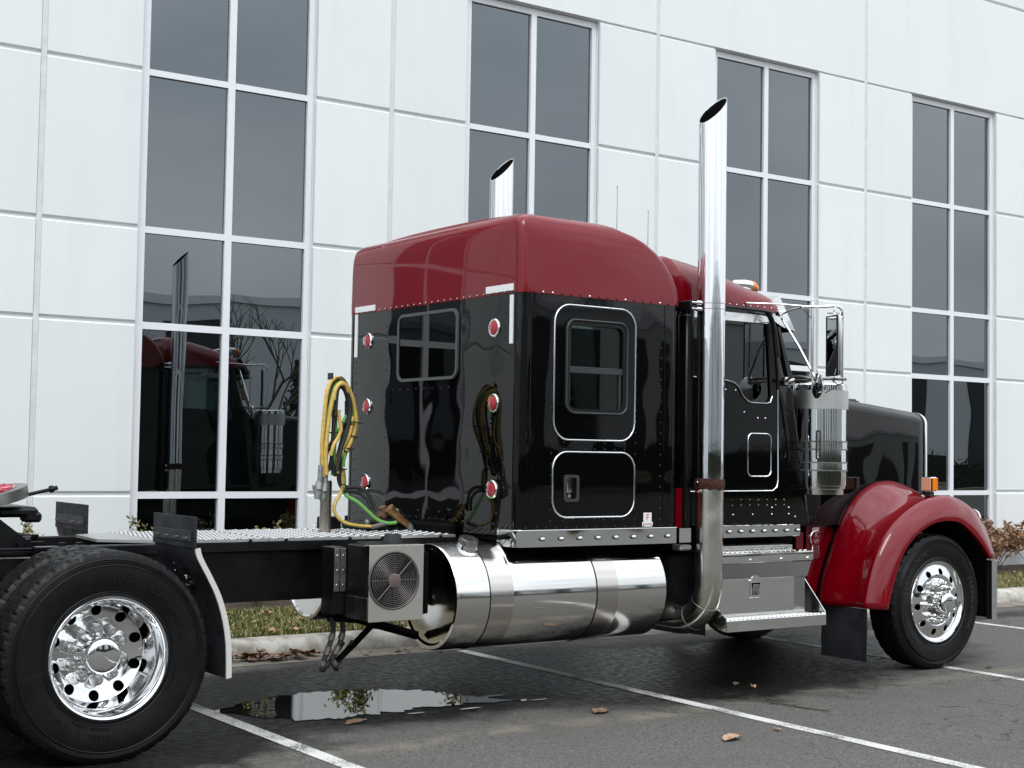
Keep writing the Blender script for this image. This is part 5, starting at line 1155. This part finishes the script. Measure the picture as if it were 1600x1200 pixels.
# ================================================================== PLANTS
def bush(name, label, x, y, z, h, rad, nst, leafm, lsize, nleaf, group=None, seed=1, flower=False):
    rnd = random.Random(seed); root = thing(name, label, 'shrub', (x, y, z), 0, group); bs_ = NB(); bl = NB(); tips = []
    for i in range(nst):
        a = rnd.uniform(0, 2 * pi); r_ = rad * math.sqrt(rnd.random()); e = V((x + r_ * cos(a), y + r_ * sin(a), z + h * rnd.uniform(.65, 1) * (1 - .35 * (r_ / rad) ** 2)))
        b_ = V((x + .25 * r_ * cos(a), y + .25 * r_ * sin(a), z)); m_ = b_.lerp(e, .5) + V((rnd.uniform(-.05, .05), rnd.uniform(-.05, .05), .05))
        tube(bs_, [b_, m_, e], .0045, 4, k=2); tips.append((b_, m_, e))
        for j in range(2):
            q = m_.lerp(e, rnd.random()); e2 = q + V((rnd.uniform(-.15, .15), rnd.uniform(-.15, .15), rnd.uniform(.05, .2))) * (h); tube(bs_, [q, e2], .003, 3, k=1); tips.append((q, q.lerp(e2, .5), e2))
    for i in range(nleaf):
        b_, m_, e = rnd.choice(tips); t = rnd.random() ** (.45 if flower else .7); p = m_.lerp(e, t) + V((rnd.gauss(0, 1), rnd.gauss(0, 1), rnd.gauss(0, 1))) * (.035 if flower else .03)
        u = V((rnd.gauss(0, 1), rnd.gauss(0, 1), rnd.gauss(0, 1))).normalized(); v = u.cross(V((rnd.gauss(0, 1), rnd.gauss(0, 1), rnd.gauss(0, 1)))).normalized(); s = lsize * rnd.uniform(.6, 1.3)
        q = [bl.verts.new(p - u * s), bl.verts.new(p + v * s * .5), bl.verts.new(p + u * s), bl.verts.new(p - v * s * .5 + u.cross(v) * s * .2)]; bl.faces.new(q)
    st_ = obj('stem', bs_, BARK, root, 0, fix=False); lf = obj('flower_heads' if flower else 'foliage', bl, leafm, root, 0, fix=False); lf['kind'] = 'stuff'; return root
hy = 'dried hydrangeas in the bed at right'
bush('hydrangea', 'brown dried hydrangea left of the pair showing right of the bumper', 14.85, 5.42, .14, .66, .50, 34, OLDFL, .035, 2600, None, 3, True)
bush('hydrangea', 'brown dried hydrangea at the right edge of the photo beyond the bumper', 15.95, 5.35, .14, .66, .55, 34, OLDFL, .035, 2600, None, 4, True)
bush('hydrangea', 'brown dried hydrangea mostly behind the front fender and bumper', 13.6, 5.45, .14, .58, .45, 24, OLDFL, .035, 1500, None, 5, True)
bush('evergreen_shrub', 'olive green shrub against the white wall right of the fifth wheel', 1.25, 5.5, .14, .82, .30, 22, LEAFG, .020, 1900, None, 11)
bush('evergreen_shrub', 'small green shrub in front of the tall window beside the far flap', 2.36, 5.5, .14, .86, .24, 20, LEAFG, .020, 1500, None, 12)
bush('evergreen_shrub', 'yellow green shrub below the right pane just above the deck plate', 3.48, 5.5, .14, .84, .22, 20, LEAFG, .020, 1500, None, 13)
for i, (x, s) in enumerate(((4.62, 1), (5.75, 2), (7.3, 3), (8.8, 4), (10.4, 5), (12.0, 6))):
    lb = ['evergreen shrub behind the frame rail next to the curb grass', 'evergreen shrub hidden behind the fuel tank', 'evergreen shrub behind the sleeper', 'evergreen shrub behind the cab', 'evergreen shrub behind the hood', 'evergreen shrub behind the front fender'][i]
    bush('evergreen_shrub', lb, x, 5.5, .14, .88 if i < 2 else .75, .32, 22, LEAFG, .028, 1300 if i < 2 else 400, None, 20 + s)

# ================================================================== ACROSS THE LOT (seen in glass, paint and chrome)
FB = thing('warehouse', 'long white warehouse across the parking lot, seen only in reflections', 'building', (10, -52, 0))
bm = NB(); box(bm, -90, 110, -80, -52, 0, 9.5); obj('wall', bm, FARW, FB, 0)
bm = NB()
for i in range(22):
    x = -85 + i * 9; box(bm, x, x + 4, -52, -51.9, 2, 8.3)
obj('window', bm, FARD, FB, 0)
bm = NB(); box(bm, -90, 110, -52.1, -51.85, 9.3, 9.8); obj('parapet', bm, WFRAME, FB, 0)
FB2 = thing('warehouse', 'white warehouse far beyond the rear of the truck, seen only in reflections', 'building', (-75, 10, 0)); bm = NB(); box(bm, -105, -75, -40, 60, 0, 9); obj('wall', bm, FARW, FB2, 0)
def bare_tree(x, y, h, seed, label):
    rnd = random.Random(seed); root = thing('bare_tree', label, 'tree', (x, y, 0)); tr = NB(); cr3 = NB()
    def grow(p, d, L, r_, lv, bm):
        e = p + d * L; tube(bm, [p, p.lerp(e, .5) + V((rnd.uniform(-1, 1), rnd.uniform(-1, 1), 0)) * L * .05, e], [r_, r_ * .85, r_ * .7], 5 if lv else 8, k=1)
        if lv >= 4: return
        for i in range(3 if lv else 6):
            nd = (d + V((rnd.uniform(-1, 1), rnd.uniform(-1, 1), rnd.uniform(-.2, .7))) * .75).normalized(); q = p.lerp(e, rnd.uniform(.5, 1)) if i else e
            grow(q, nd, L * rnd.uniform(.55, .8), r_ * .6, lv + 1, cr3)
    grow(V((x, y, 0)), V((0, 0, 1)), h * .35, h * .014, 0, tr); obj('trunk', tr, BARK, root, 60, fix=False); obj('crown', cr3, BARK, root, 0, fix=False)
for i, (x, y, h) in enumerate(((-3, -30, 8), (5, -33, 9), (13, -29, 8), (21, -34, 9), (-14, -31, 8))):
    bare_tree(x, y, h, i + 1, ['bare tree at the far kerb nearest the camera line', 'tall bare tree opposite the drive wheels', 'bare tree opposite the sleeper', 'tall bare tree opposite the front bumper', 'bare tree at the far left of the lot'][i])
for i, (x, y, h) in enumerate(((9, -44, 5.5), (28, -45, 6.5), (-8, -45, 6), (36, -43, 5), (-20, -44, 6))):
    rnd = random.Random(i); root = thing('pine_tree', ['small pine before the warehouse centre', 'largest pine before the warehouse right half', 'pine before the warehouse left half', 'last pine on the right before the warehouse', 'last pine on the left before the warehouse'][i], 'tree', (x, y, 0))
    bm = NB(); cyl(bm, (x, y, 0), (x, y, h * .9), .12, .02, n=8); obj('trunk', bm, BARK, root)
    bm = NB()
    for k in range(900):
        t = rnd.random() ** .8; z = .4 + (h - .4) * t; rr_ = (1 - t) * h * .28 * rnd.uniform(.5, 1.1); a = rnd.uniform(0, 2 * pi); p = V((x + rr_ * cos(a), y + rr_ * sin(a), z)); s = .22
        q = [bm.verts.new(p + V((rnd.uniform(-s, s), rnd.uniform(-s, s), rnd.uniform(-s, s)))) for _ in range(3)]; bm.faces.new(q)
    obj('crown', bm, NEEDLE, root, 0, fix=False)
sheet('far_lawn', -120, 140, -51, -40, .06, SOIL)
HG = thing('hedge', 'long dark clipped hedge in front of the warehouse, seen only in reflections', 'hedge', (10, -46, 0))
bm = NB(); box(bm, -70, 90, -47, -45.6, 0, 2.0); obj('branches', bm, mat('hedge_core', (.012, .016, .008), .95), HG, 0)
rnd = random.Random(5); bm = NB()
for k in range(5000):
    p = V((rnd.uniform(-70, 90), -45.5 + rnd.uniform(-.2, .25), rnd.uniform(.05, 2.35) )); q = [bm.verts.new(p + V((rnd.uniform(-.22, .22), rnd.uniform(-.12, .12), rnd.uniform(-.22, .22)))) for _ in range(3)]; bm.faces.new(q)
obj('foliage', bm, NEEDLE, HG, 0, fix=False)['kind'] = 'stuff'
